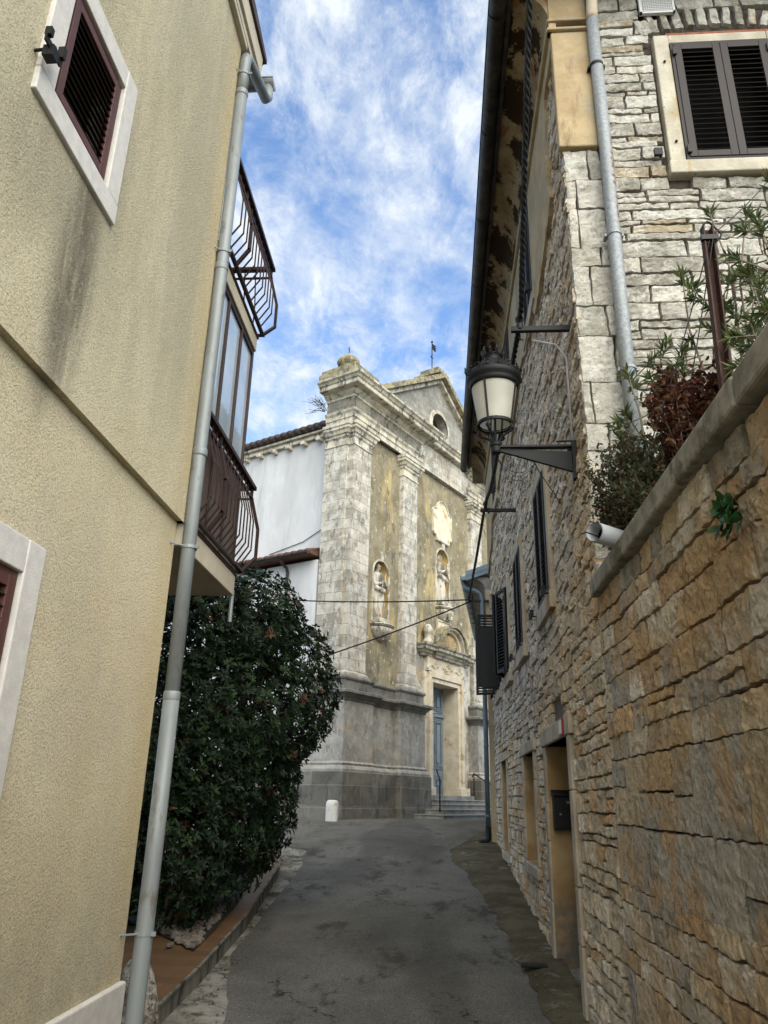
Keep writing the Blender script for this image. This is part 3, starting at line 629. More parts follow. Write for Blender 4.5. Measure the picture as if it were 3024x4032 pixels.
    rail(3.47, .82); rail(5.94, .83)
    # enclosed middle floor
    e = MB(); zt = 5.715
    for y in (Y1+.03, Y1+.52, Y1+.96, yb-.05): e.box(xb-.06, xb-.015, y, y+.035, 3.455, zt)
    for z in (zt-.05, 4.30): e.box(xb-.058, xb-.017, Y1+.03, yb-.02, z, z+.045)
    for x in (-2.4, -3.0, -3.6, -4.2): e.box(x, x+.035, yb-.06, yb-.02, 3.455, zt)
    for z in (zt-.05, 4.30): e.box(-5, xb-.06, yb-.058, yb-.022, z, z+.045)
    e = e.build('glazing_frame', M['brown_metal'], H, bevel=.003)
    for a, b in ((Y1+.066, Y1+.519), (Y1+.556, Y1+.959), (Y1+.996, yb-.051)):
        g = MB(); g.box(xb-.045, xb-.038, a, b, 4.346, zt-.051); g.build('pane', M['glass'], e)
    g = MB(); g.box(-4.9, xb-.062, yb-.045, yb-.038, 4.346, zt-.051); g.build('pane', M['glass'], e)
    q = MB()
    for k in range(13): q.box(xb-.05, xb-.03, Y1+.04+k*.11, Y1+.04+k*.11+.104, 3.456, 4.299)
    for k in range(24): q.box(xb-.17-k*.11, xb-.066-k*.11, yb-.05, yb-.03, 3.456, 4.299)
    q.build('lower_panel', simple('brown_cladding', (.12, .085, .07), .5, var=.3, sc=5), e)
    q = MB(); q.box(xb-.5, xb-.48, Y1+.02, yb-.4, 3.46, zt-.01); q.build('curtain', simple('pale_curtain', (.45, .46, .46), .9, var=.2, sc=3), e)
    # small outlet pipe under the slab corner
    q = MB(); q.tube([(xb-.08, yb-.02, 3.38), (xb-.03, yb+.06, 3.3), (xb-.03, yb+.06, 3.02)], .018, 8); q.build('outlet_pipe', M['pipe_grey'], H)
left_house()
def stub():
    R = random.Random(5); m = MB(); c = Vector((-1.95, 5.25, 0)); seg = 20; prof = [(.17, -.1), (.175, .15), (.16, .30), (.135, .45), (.09, .58), (.03, .63)]
    m.lathe(prof, (-1.93, 5.47, 0), seg, mod=lambda t, z: 1+.22*nz(cos(t)*1.3, sin(t)*1.3, z*4+3, 1)+.09*nz(cos(t)*5, sin(t)*5, z*14, 1))
    q = NM('lichened_boulder', .95, .1); col = q.mix(q.noise(14, 6, .7, lo=.42, hi=.58), (.16, .14, .11), (.42, .40, .34)); col = q.mix(q.noise(22, 6, .7, lo=.55, hi=.62), col, (.05, .05, .04)); q.bump(q.noise(30, 6, .7), .9, .03)
    tag(m.build('corner_stone', q.done(col), smooth=True, subsurf=1), 'rough lichened guard stone behind the foot of the left drainpipe', 'stone')
stub()

# ================================================================== RIGHT STONE HOUSE
def right_house():
    M['mortar_end'] = simple('dark_open_joint', (.08, .066, .05), .95, var=.5, sc=14, bump=.6)
    H = thing('stone_house', (4, 10, 0), 'tall rubble stone house with dark shutters, right of the lane', 'house')
    mpx = lambda u, v, d: (XR+d, u, v)      # side wall: u = y
    Y0, Y1 = 5.0, 15.5
    door = (6.58, 8.0, .12, 2.12); gw1 = (9.05, 10.15, .95, 2.14); gw2 = (12.75, 13.7, .85, 2.22)
    wins = [(6.97, 7.72, 3.42, 4.66), (9.35, 10.15, 3.40, 4.66), (11.35, 12.15, 3.40, 4.66), (13.25, 14.15, 3.40, 4.66)]
    upw = [(6.93, 7.68, 6.72, 8.02), (9.5, 10.3, 6.72, 8.02), (12.6, 13.4, 6.72, 8.02)]
    relief = (6.85, 7.55, 2.28, 2.44)
    ops = [door, gw1, gw2]+wins+upw
    m = MB(); wall_open(m, Y0-.02+.06, Y1, -.2, 8.45, ops, lambda u, v, d: (XR+.045, u, v)); m.quad((XR+.045, Y1, -.2), (6, Y1, -.2), (6, Y1, 8.45), (XR+.045, Y1, 8.45)); m.quad((6, Y0+.04, -.2), (6, Y1, -.2), (6, Y1, 8.45), (6, Y0+.04, 8.45))
    W1 = m.build('side_wall', M['mortar_grey'], H)
    clip = [(a-.01, b+.01, c-.01, d+.01) for a, b, c, d in (door, gw1, gw2)]+[(a-.05, b+.05, c-.05, d+.05) for a, b, c, d in wins+upw]+[relief]
    clip += [(6.40, 8.22, .0, 2.27), (8.9, 10.3, .86, 2.27), (12.6, 13.85, .7, 2.36)]
    pal_low = [(3, (.58, .45, .29)), (3, (.50, .42, .30)), (2, (.66, .53, .36)), (1.2, (.54, .34, .17)), (1, (.68, .60, .46))]
    pal_up = [(3, (.53, .45, .35)), (3, (.60, .51, .40)), (2, (.44, .37, .285)), (1.2, (.70, .63, .51)), (.5, (.48, .35, .21))]
    def cf(u, v, R): return pick(R, pal_low if v < 2.3+1.0*nz(u, v, 0, .9)+max(0, 8.5-u)*.55 else pal_up)
    m = MB()
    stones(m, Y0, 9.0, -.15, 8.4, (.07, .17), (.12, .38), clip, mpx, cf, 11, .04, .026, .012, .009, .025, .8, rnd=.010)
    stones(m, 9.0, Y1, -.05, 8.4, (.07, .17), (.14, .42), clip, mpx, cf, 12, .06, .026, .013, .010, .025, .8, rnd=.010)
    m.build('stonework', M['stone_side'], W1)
    # plaster remains on the side wall and at the corner
    m = MB(); P = [(5.02, 8.05), (5.02, 7.9), (5.5, 7.85), (5.62, 7.3), (5.60, 6.95), (5.52, 6.70), (5.75, 6.60), (6.0, 6.58), (6.4, 6.45), (6.8, 6.36), (7.0, 6.55), (7.8, 6.5), (8.1, 6.6), (8.5, 6.7), (9.2, 6.55), (10, 6.3), (11.2, 6.75), (12.4, 6.7), (13.6, 6.85), (14.3, 6.3), (15.48, 6.0), (15.48, 8.05)]
    PP = []
    for a, b in zip(P, P[1:]+P[:1]):
        n = max(1, int((Vector(b)-Vector(a)).length/.08))
        for k in range(n):
            u = a[0]+(b[0]-a[0])*k/n; v = a[1]+(b[1]-a[1])*k/n
            if v < 8.04 and 5.03 < u < 15.4: u += .05*nz(u, v, 2, 4)+.03*nz(u, v, 5, 11); v += .05*nz(u, v, 7, 4)+.03*nz(u, v, 9, 11)
            PP.append((u, v))
    from mathutils.geometry import tessellate_polygon
    tri = tessellate_polygon([[Vector((u, v, 0)) for u, v in PP]]); n = len(PP)
    m.add([(XR-.038, u, v) for u, v in PP]+[(XR+.02, u, v) for u, v in PP], [tuple(t) for t in tri]+[(i, (i+1) % n, (i+1) % n+n, i+n) for i in range(n)])
    m.build('plaster', M['ochre'], W1)
    # string mouldings
    m = MB(); m.box(XR-.075, XR+.02, Y0-.045, Y1, 8.05, 8.085); m.box(XR-.065, XR+.02, Y0-.04, Y1, 8.17, 8.20); m.box(XR-.048, XR+.02, Y0-.036, Y1, 8.086, 8.169); m.build('moulding', M['ochre'], W1, bevel=.01)
    # cove
    m = MB(); prof = [(XR-.05+.005-(1-cos(pi/2*k/8))*.36, 8.20+sin(pi/2*k/8)*.40) for k in range(9)]
    ys = [Y0-.03+.15*k for k in range(int((Y1-Y0+.3)/.15))]+[Y1+.25]
    vs = [(x+.006*nz(y, z, 0, 5), y, z+.01*nz(y, z, 4, 3)) for y in ys for x, z in prof]; m.add(vs, [(j*9+i, j*9+i+1, (j+1)*9+i+1, (j+1)*9+i) for j in range(len(ys)-1) for i in range(8)])
    m.add([(x, Y0-.03, z) for x, z in prof]+[(1.34, Y0-.03, 8.2), (1.34, Y0-.03, 8.6)], [(0, 9, 10, 8, 7, 6, 5, 4, 3, 2, 1)])
    m.quad((XR-.3, Y1+.25, 8.2), (6, Y1+.25, 8.2), (6, Y1+.25, 8.6), (XR-.3, Y1+.25, 8.6))
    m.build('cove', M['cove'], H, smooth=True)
    # end wall (faces the camera): u = x
    mpy = lambda u, v, d: (u, Y0+d, v)
    ew = (2.03, 2.86, 6.52, 7.84)
    m = MB(); wall_open(m, XR+.02, 7, 2.2, 9.2, [ew], lambda u, v, d: (u, Y0+.045, v)); W2 = m.build('end_wall', M['mortar_end'], H)
    pal_e = [(3, (.38, .355, .30)), (3, (.47, .445, .385)), (1.6, (.30, .28, .23)), (2.4, (.58, .555, .49)), (.6, (.38, .31, .21))]
    ce = lambda u, v, R: pick(R, pal_e)
    m = MB()
    stones(m, XR+.0, XR+.30, 2.5, 6.70, (.24, .42), (.3, .31), [], mpy, lambda u, v, R: pick(R, [(2, (.56, .535, .47)), (2, (.50, .475, .41)), (1, (.42, .40, .34))]), 21, .035, .018, .006, .004, .012, .8, rnd=.010)
    stones(m, XR+.30, 3.9, 2.5, 8.02, (.06, .19), (.20, .62), [(1.88, 3.05, 6.38, 8.3)], mpy, ce, 22, .032, .022, .008, .005, .03, .9, rnd=.012)
    stones(m, XR+.30, 1.98, 8.02, 9.3, (.10, .2), (.20, .45), [(1.82, 2.14, 8.22, 8.75)], mpy, ce, 24, .04, .022, .010, .007, .03, .9, rnd=.012)
    stones(m, 1.98, 3.9, 8.32, 9.3, (.10, .2), (.20, .45), [(1.82, 2.14, 8.22, 8.75)], mpy, ce, 25, .04, .022, .010, .007, .03, .9, rnd=.012)
    R = random.Random(4)   # relieving arch of voussoirs
    for k in range(13):
        t = (k-6)/6; cx = 2.47+t*.62; z0 = 8.0+.10*(1-t*t); a = t*.30; w = .092
        def mpa(u, v, d, cx=cx, z0=z0, a=a): return (cx+u*cos(a)+v*sin(a), Y0+d, z0+v*cos(a)-u*sin(a))
        one(m, -w/2, w/2, 0, .23+R.uniform(-.02, .03), R, lambda u, v: 0, mpa, ce, .04, .012, .006, .012, .016)
    m.build('stonework', M['stone_end'], W2)
    m = MB(); m.box(2.02, 2.92, Y0-.005, Y0+.04, 7.965, 8.005); m.build('brick_shim', simple('red_brick', (.30, .11, .06), .9, var=.4, sc=14), W2)
    # ochre corner strip
    m = MB(); m.box(XR-.034, XR+.29, Y0-.035, Y0+.04, 6.72, 8.049); m.build('corner_plaster', M['ochre'], W2, bevel=.012)
    m = MB(); m.box(XR-.07, XR+.292, Y0-.065, Y0+.03, 8.05, 8.08); m.box(XR-.06, XR+.291, Y0-.055, Y0+.03, 8.172, 8.20); m.build('corner_moulding', M['ochre'], W2, bevel=.01)
    m = MB(); m.box(XR-.04, XR+.29, Y0-.04, Y0+.03, 8.2, 9.0); m.build('corner_block', M['ochre'], W2)
    # brown shuttered window
    m = MB(); m.box(1.885, 3.02, Y0-.055, Y0+.05, 6.385, 6.515); m.box(1.90, 2.028, Y0-.035, Y0+.05, 6.517, 7.95); m.box(2.862, 3.02, Y0-.035, Y0+.05, 6.517, 7.95); m.box(2.028, 2.862, Y0-.032, Y0+.05, 7.842, 7.95)
    q = NM('cream_stained_surround', .9, .2); c = q.mix(q.noise(4, 7, .66, lo=.35, hi=.65), (.36, .325, .25), (.50, .46, .37)); c = q.mix(q.noise(3, 7, .7, st=(1, 1, .4), loc=(5, 1, 1), lo=.54, hi=.66), c, (.36, .27, .14)); c = q.mix(q.noise(16, 6, .7, lo=.60, hi=.70), c, (.14, .13, .10)); q.bump(q.noise(25, 6, .7), .5, .01)
    s_ = m.build('window_surround', q.done(c), W2, bevel=.01)
    m = MB(); reveal(m, ew, mpy, .2, -.03, True); m.build('dark_recess', M['dark_void'], s_)
    m = MB()
    for a in ((2.03, 2.055, 6.52, 7.84), (2.835, 2.86, 6.52, 7.84), (2.055, 2.835, 6.52, 6.545), (2.055, 2.835, 7.815, 7.84)): m.box(a[0], a[1], Y0-.045, Y0+.03, a[2], a[3])
    m.build('window_frame', M['shutter_brown'], s_)
    for x0 in (2.057, 2.447): 
        p = shutter(s_, (x0, Y0-.035, 6.547), (1, 0, 0), .386, 1.266, (0, -1, 0), .062, M['shutter_brown'], n=21)
    for x, z in ((1.965, 7.62), (1.965, 6.72)): q = MB(); q.ball((x, Y0-.045, z), .012, 8); q.build('iron_pin', M['black_iron'], s_)
    for x, z in ((2.05, 7.72), (2.05, 6.62), (2.84, 7.72)): q = MB(); q.box(x-.012, x+.02, Y0-.07, Y0-.05, z-.04, z+.04); q.build('hinge', M['shutter_brown'], s_)
    q = MB(); q.tube([(1.84, Y0, 6.60), (1.80, Y0-.06, 6.60)], .01, 6); q.box(1.765, 1.83, Y0-.085, Y0-.055, 6.55, 6.62); q.build('shutter_stop', M['black_iron'], s_)
    # vent grille
    q = MB(); x0, x1, z0, z1 = 1.82, 2.13, 8.24, 8.74
    q.box(x0, x1, Y0-.03, Y0-.01, z0, z0+.02); q.box(x0, x1, Y0-.03, Y0-.01, z1-.02, z1); q.box(x0, x0+.02, Y0-.03, Y0-.01, z0, z1); q.box(x1-.02, x1, Y0-.03, Y0-.01, z0, z1)
    for k in range(14): q.box(x0+.02+k*.0195, x0+.027+k*.0195, Y0-.027, Y0-.018, z0+.02, z1-.02)
    for k in range(22): q.box(x0+.02, x1-.02, Y0-.029, Y0-.024, z0+.03+k*.021, z0+.037+k*.021)
    q.box(x0, x1, Y0-.008, Y0+.0, z0, z1); q.build('vent_grille', M['grille'], W2)
    # galvanised pipe
    q = MB(); q.tube([(1.43, Y0-.14, 9.3), (1.375, Y0-.10, 8.15), (1.37, Y0-.085, 8.1)], .05, 14); q.build('old_pipe', M['trim'], H, smooth=True)
    q = MB(); q.tube([(1.375, Y0-.085, 8.12), (1.378, Y0-.083, 6.5), (1.368, Y0-.085, 5.2), (1.37, Y0-.085, 3.2)], .052, 18); p = q.build('drainpipe', M['galv'], H, smooth=True)
    for z in (7.55, 5.75, 4.55):
        q = MB(); q.lathe([(.054, -.012), (.058, -.012), (.058, .012), (.054, .012)], (1.372, Y0-.085, z), 18, open_=True); q.box(1.30, 1.325, Y0-.09, Y0-.02, z-.012, z+.012); q.box(1.42, 1.445, Y0-.09, Y0-.02, z-.012, z+.012); q.build('pipe_strap', M['galv'] if z < 7 else M['black_iron'], p)
    # roof and gutter
    q = MB(); q.prism([(.60, Y0-.5, 8.64), (.60, Y0-.5, 8.71), (4.2, Y0-.5, 10.3), (7, Y0-.5, 9.1), (7, Y0-.5, 8.64)], (0, Y1-Y0+.85, 0)); RF = q.build('roof', M['asbestos'], H)
    q = MB(); n = int((Y1-Y0+.8)/.21)
    for k in range(n):
        y = Y0-.4+k*.21
        q.tube([(.56, y, 8.70), (1.4, y, 9.07)], .085, 8)
    q.build('tile_edge', M['asbestos'], RF, smooth=True)
    q = MB(); q.box(.66, .70, Y0-.5, Y1+.3, 8.57, 8.64); q.build('fascia', M['gutter_dark'], H)
    q = MB(); gx, gz_ = .575, 8.60; arc = [(cos(pi+pi*k/12)*.082, sin(pi+pi*k/12)*.082) for k in range(13)]
    for (a, b) in [(Y0-1.2+1.35*k, Y0-1.2+1.35*(k+1)+.05) for k in range(9)]:
        b = min(b, 15.85); rr = 1+.0
        vs = [(gx+c*rr, y, gz_+d*rr) for y in (a, b) for c, d in arc]; q.add(vs, [(k, k+1, k+14, k+13) for k in range(12)])
        vs = [(gx+c*1.06, y, gz_+d*1.06) for y in (b-.03, b) for c, d in arc]; q.add(vs, [(k, k+1, k+14, k+13) for k in range(12)])
    q.add([(gx+c, 15.85, gz_+d) for c, d in arc], [tuple(range(13))]); q.tube([(gx-.082, Y0-1.2, gz_+.004), (gx-.082, 15.86, gz_+.004)], .010, 8)
    q.build('gutter', M['gutter_dark'], H, smooth=True)
    # openings on the ground floor
    def opening(op, name, dep, lint, jw, mat_in, backmat, sill=True):
        a, b, c, d = op
        q = MB(); q.box(XR-.03, XR+.2, a-jw-.05, b+jw+.05, d, d+lint)
        for k, (s0, s1) in enumerate(((a-jw, a-.001), (b+.001, b+jw))):
            z = c
            while z < d-.01:
                z2 = min(d-.002, z+random.uniform(.3, .9)); 
                if d-z2 < .15: z2 = d-.002
                q.box(XR-.018-.004*(int(z*9) % 2), XR+.2, s0, s1, z+.002, z2); z = z2
        if sill: q.box(XR-.035, XR+.25, a-jw, b+jw, c-.12, c-.002)
        s_ = q.build(name, M['trim'], H, bevel=.012)
        q = MB(); reveal(q, (a, b, c, d), mpx, dep, .0, False); q.build('reveal', mat_in, s_)
        q = MB(); q.box(XR+dep-.03, XR+dep+.02, a-.02, b+.02, c-.02, d+.02); q.build('door_leaf' if name == 'doorway' else 'window_pane', backmat, s_); return s_
    D = opening(door, 'doorway', .42, .155, .15, M['jamb'], simple('dark_brown_door', (.05, .03, .02), .6, var=.4, sc=6), False)
    q = MB(); q.box(XR-.06, XR+.45, door[0]-.02, door[1]+.05, -.05, .135); q.build('doorstep', M['concrete'], D, bevel=.012)
    q = MB(); q.box(XR+.055, XR+.07, 6.85, 7.55, 2.28, 2.36); q.build('relieving_gap', M['dark_void'], D)
    q = MB()
    vs = [(XR+.048, 6.86, 2.285)]+[(XR+.048, 7.2+.36*cos(pi-pi*k/10), 2.285+.16*sin(pi*k/10)) for k in range(11)]; q.add(vs, [tuple(range(1, 12))]); q.build('relieving_recess', M['dark_void'], D)
    opening(gw1, 'window_surround', .32, .13, .12, M['jamb'], M['dark_void']); opening(gw2, 'window_surround', .3, .13, .12, M['jamb'], M['dark_void'])
    # shuttered windows with stone surrounds
    def sw(op, mode, fw_=.14, mat=M['trim']):
        a, b, c, d = op; q = MB(); pr = .035
        q.box(XR-pr-.02, XR+.08, a-fw_-.02, b+fw_+.02, c-.17, c-.002); q.box(XR-pr, XR+.08, a-fw_, a-.001, c, d+fw_); q.box(XR-pr, XR+.08, b+.001, b+fw_, c, d+fw_); q.box(XR-pr-.003, XR+.08, a, b, d+.001, d+fw_)
        s_ = q.build('window_surround', mat, H, bevel=.008)
        q = MB(); reveal(q, op, mpx, .2, 0, True); q.build('dark_recess', M['dark_void'], s_)
        h = d-c; L = (b-a)/2
        if mode == 'closed':
            for k in range(2): shutter(s_, (XR-.03, a+L*k+.004, c+.005), (0, 1, 0), L-.008, h-.01, (-1, 0, 0), .045, M['shutter_dark'], n=24)
        elif mode == 'ajar':
            for (yy, dr) in ((a+.004, (-.30, .954, 0)), (b-.004, (-.42, -.9, 0))):
                dv = Vector(dr).normalized(); nn = Vector((-abs(dv.y), dv.x if dv.y > 0 else -dv.x, 0)); shutter(s_, (XR-.05, yy, c+.005), dv, L-.008, h-.01, nn, .045, M['shutter_dark'], n=24)
        else:
            shutter(s_, (XR-.05, a-.02, c+.005), (-1, -.05, 0), L-.1, h-.01, (0, -1, 0), .045, M['shutter_dark'], n=24)
            q = MB(); q.box(XR-.40, XR-.07, a-.052, a-.044, c+.01, c+1.02); q.build('shutter_board', M['shutter_dark'], s_)
            shutter(s_, (XR-.05, b, c+.005), (-.9, .3, 0), L-.1, h-.01, (0, -1, 0), .045, M['shutter_dark'], n=24)
        for y in (a-.10, b+.10): q = MB(); q.tube([(XR+.02, y, c-.03), (XR-.11, y, c-.03)], .008, 6); q.box(XR-.13, XR-.10, y-.035, y+.035, c-.06, c+.0); q.box(XR-.12, XR-.08, y-.01, y+.01, c-.03, c+.04); q.build('shutter_stop', M['black_iron'], s_)
    for op, md in zip(wins, ('closed', 'closed', 'ajar', 'open')): sw(op, md)
    for op in upw: sw(op, 'closed', .12)
    # house number plate above the door
    q = MB(); q.box(XR-.034, XR-.045+.001, 6.60, 6.66, 0, 0)
    tag_o = thing('house_number_plate', (XR-.036, 6.66, 2.2), 'small red and white house number plate on the doorway lintel', 'sign')
    q = MB(); q.box(XR-.048, XR-.034, 6.60, 6.78, 2.125, 2.265); q.build('plate', M['plate_red'], tag_o, bevel=.004)
    q = MB(); q.box(XR-.0505, XR-.0485, 6.615, 6.765, 2.14, 2.25); q.build('plate_face', M['plate_white'], tag_o)
    # mailbox on the far jamb of the doorway, facing the camera
    mb_ = thing('mailbox', (XR+.2, 8.0, 1.35), 'dark metal mailbox on the far jamb of the stone doorway', 'mailbox')
    q = MB(); q.box(XR+.03, XR+.36, 7.90, 7.995, 1.36, 1.66); q.build('body', M['shutter_dark'], mb_, bevel=.006)
    q = MB(); q.prism([(XR+.02, 7.995, 1.662), (XR+.02, 7.87, 1.662), (XR+.02, 7.87, 1.68), (XR+.02, 7.995, 1.72)], (.35, 0, 0)); q.build('lid', M['black_iron'], mb_, bevel=.003)
    q = MB(); q.box(XR+.05, XR+.34, 7.893, 7.899, 1.38, 1.63); d_ = q.build('door', M['black_iron'], mb_, bevel=.002)
    q = MB(); q.box(XR+.15, XR+.25, 7.888, 7.892, 1.595, 1.612); q.box(XR+.145, XR+.255, 7.886, 7.891, 1.614, 1.619); q.build('slot', M['pipe_grey'], d_)
    q = MB(); q.tube([(XR+.09, 7.893, 1.50), (XR+.09, 7.882, 1.50)], .010, 10); q.build('lock', M['pipe_grey'], d_)
    return H
right_house()

# ================================================================== RETAINING WALL, COPING
def retaining():
    H = thing('retaining_wall', (1.5, 2.5, -.1), 'rust stained rubble retaining wall with concrete coping, nearest on the right', 'wall')
    q = MB(); q.box(XR+.045, 6, -3, 5.04, -.3, 2.83); w = q.build('core', M['mortar_dark'], H)
    q = MB()
    palr = [(3, (.70, .55, .355)), (3, (.60, .51, .385)), (2.6, (.46, .42, .355)), (2.2, (.74, .63, .46)), (1.1, (.62, .41, .22)), (1.4, (.82, .74, .60))]
    palg = [(4, (.50, .465, .39)), (2, (.55, .50, .41)), (1.4, (.64, .52, .34))]
    def cf(u, v, R): return pick(R, palg if (1.2 < v < 1.9 and nz(u, v, 0, .9) > -.25) else palr)
    mpx = lambda u, v, d: (XR+d-.004, u, v)
    stones(q, .9, 5.02, -.2, .75, (.17, .27), (.22, .55), [], mpx, cf, 31, .022, .013, .006, .007, .024, .6, rnd=.005)
    stones(q, .9, 5.02, .75, 1.18, (.16, .24), (.22, .55), [], mpx, cf, 32, .022, .013, .006, .007, .024, .6, rnd=.005)
    stones(q, .9, 5.02, 1.18, 1.98, (.24, .36), (.25, .70), [], mpx, cf, 33, .022, .013, .006, .007, .024, .6, rnd=.005)
    stones(q, .9, 5.02, 1.98, 2.86, (.09, .19), (.16, .46), [], mpx, cf, 34, .022, .016, .009, .008, .035, .7, rnd=.006)
    q.build('stonework', M['stone_near'], H)
    q = MB(); y = 0.5
    for y2 in (2.35, 3.75, 4.30, 4.98):
        q.box(XR-.055-.004*(y2 > 3), 1.28, y+.004, y2, 2.862+.003*(y2 > 4), 2.985); y = y2
    q.build('coping', M['concrete'], H, bevel=.015)
    q = MB(); q.box(1.14, 1.20, .5, 3.4, 2.995, 3.06); q.build('edge_board', M['bark'], H, bevel=.01)
    q = MB(); q.box(1.285, 6, -3, 4.97, 2.8, 2.93); tag(q.build('terrain', M['soil']), 'raised garden soil behind the retaining wall', kind='structure')
    p = thing('drain_spout', (XR, 4.28, 3.05), 'round grey plastic spout poking over the coping end', 'pipe')
    q = MB(); q.tube([(1.27, 4.50, 3.05), (.875, 4.14, 3.035)], .058, 24, cap=False); q.tube([(.875, 4.14, 3.035), (1.27, 4.50, 3.05)], .053, 24, cap=False)
    a = q.build('tube', M['pvc'], p, smooth=True); q = MB(); q.lathe([(.001, 0), (.051, 0)], (0, 0, 0), 20); q.v = [Vector((.95, 4.208, 3.038))+Vector((.674, -.739, 0))*v.x+Vector((0, 0, 1))*v.y for v in q.v]; q.build('dark_bore', M['dark_void'], p)
    q = MB(); q.tube([(.93, 4.18, 3.01), (.82, 4.10, 3.02), (.79, 4.07, 3.0)], .004, 5); q.build('wire_stub', M['black_iron'], p)
    # rusty post with cables
    P = thing('steel_post', (1.44, 3.55, 2.9), 'rusty steel channel post standing among the oleander', 'post')
    q = MB(); ax = Vector((.028, 0, 1)).normalized(); q.obox((1.44+.025, 3.55, 3.75), .05, .008, 1.72, (1, 0, 0), (0, 1, 0), ax); q.obox((1.44, 3.52, 3.75), .008, .05, 1.72, (1, 0, 0), (0, 1, 0), ax); q.obox((1.49, 3.52, 3.75), .008, .05, 1.72, (1, 0, 0), (0, 1, 0), ax); q.build('channel', M['rust'], P)
    q = MB(); q.tube([(1.50+.05*cos(t), 3.50+.02*sin(2*t), 4.55+.07*sin(t)) for t in [2*pi*k/16 for k in range(17)]], .006, 6); q.box(1.44, 1.53, 3.485, 3.51, 4.5, 4.53); q.build('cable_loop', M['black_rubber'], P)
    for k, (a, b) in enumerate((((1.49, 3.49, 4.52), (1.12, 3.9, 3.35)), ((1.50, 3.49, 4.50), (1.22, 3.8, 3.2)), ((1.52, 3.5, 4.55), (2.3, 3.9, 5.6)))):
        a, b = Vector(a), Vector(b); q = MB(); q.tube([a.lerp(b, t/10)-Vector((0, 0, .05*sin(pi*t/10))) for t in range(11)], .0035, 5)
        tag(q.build('garden_cable', M['black_rubber']), ['thin cable running down left from the rusty post, the outer one', 'thin cable running down left from the rusty post, the inner one', 'thin cable rising right from the rusty post over the oleander'][k], 'cable')
retaining()

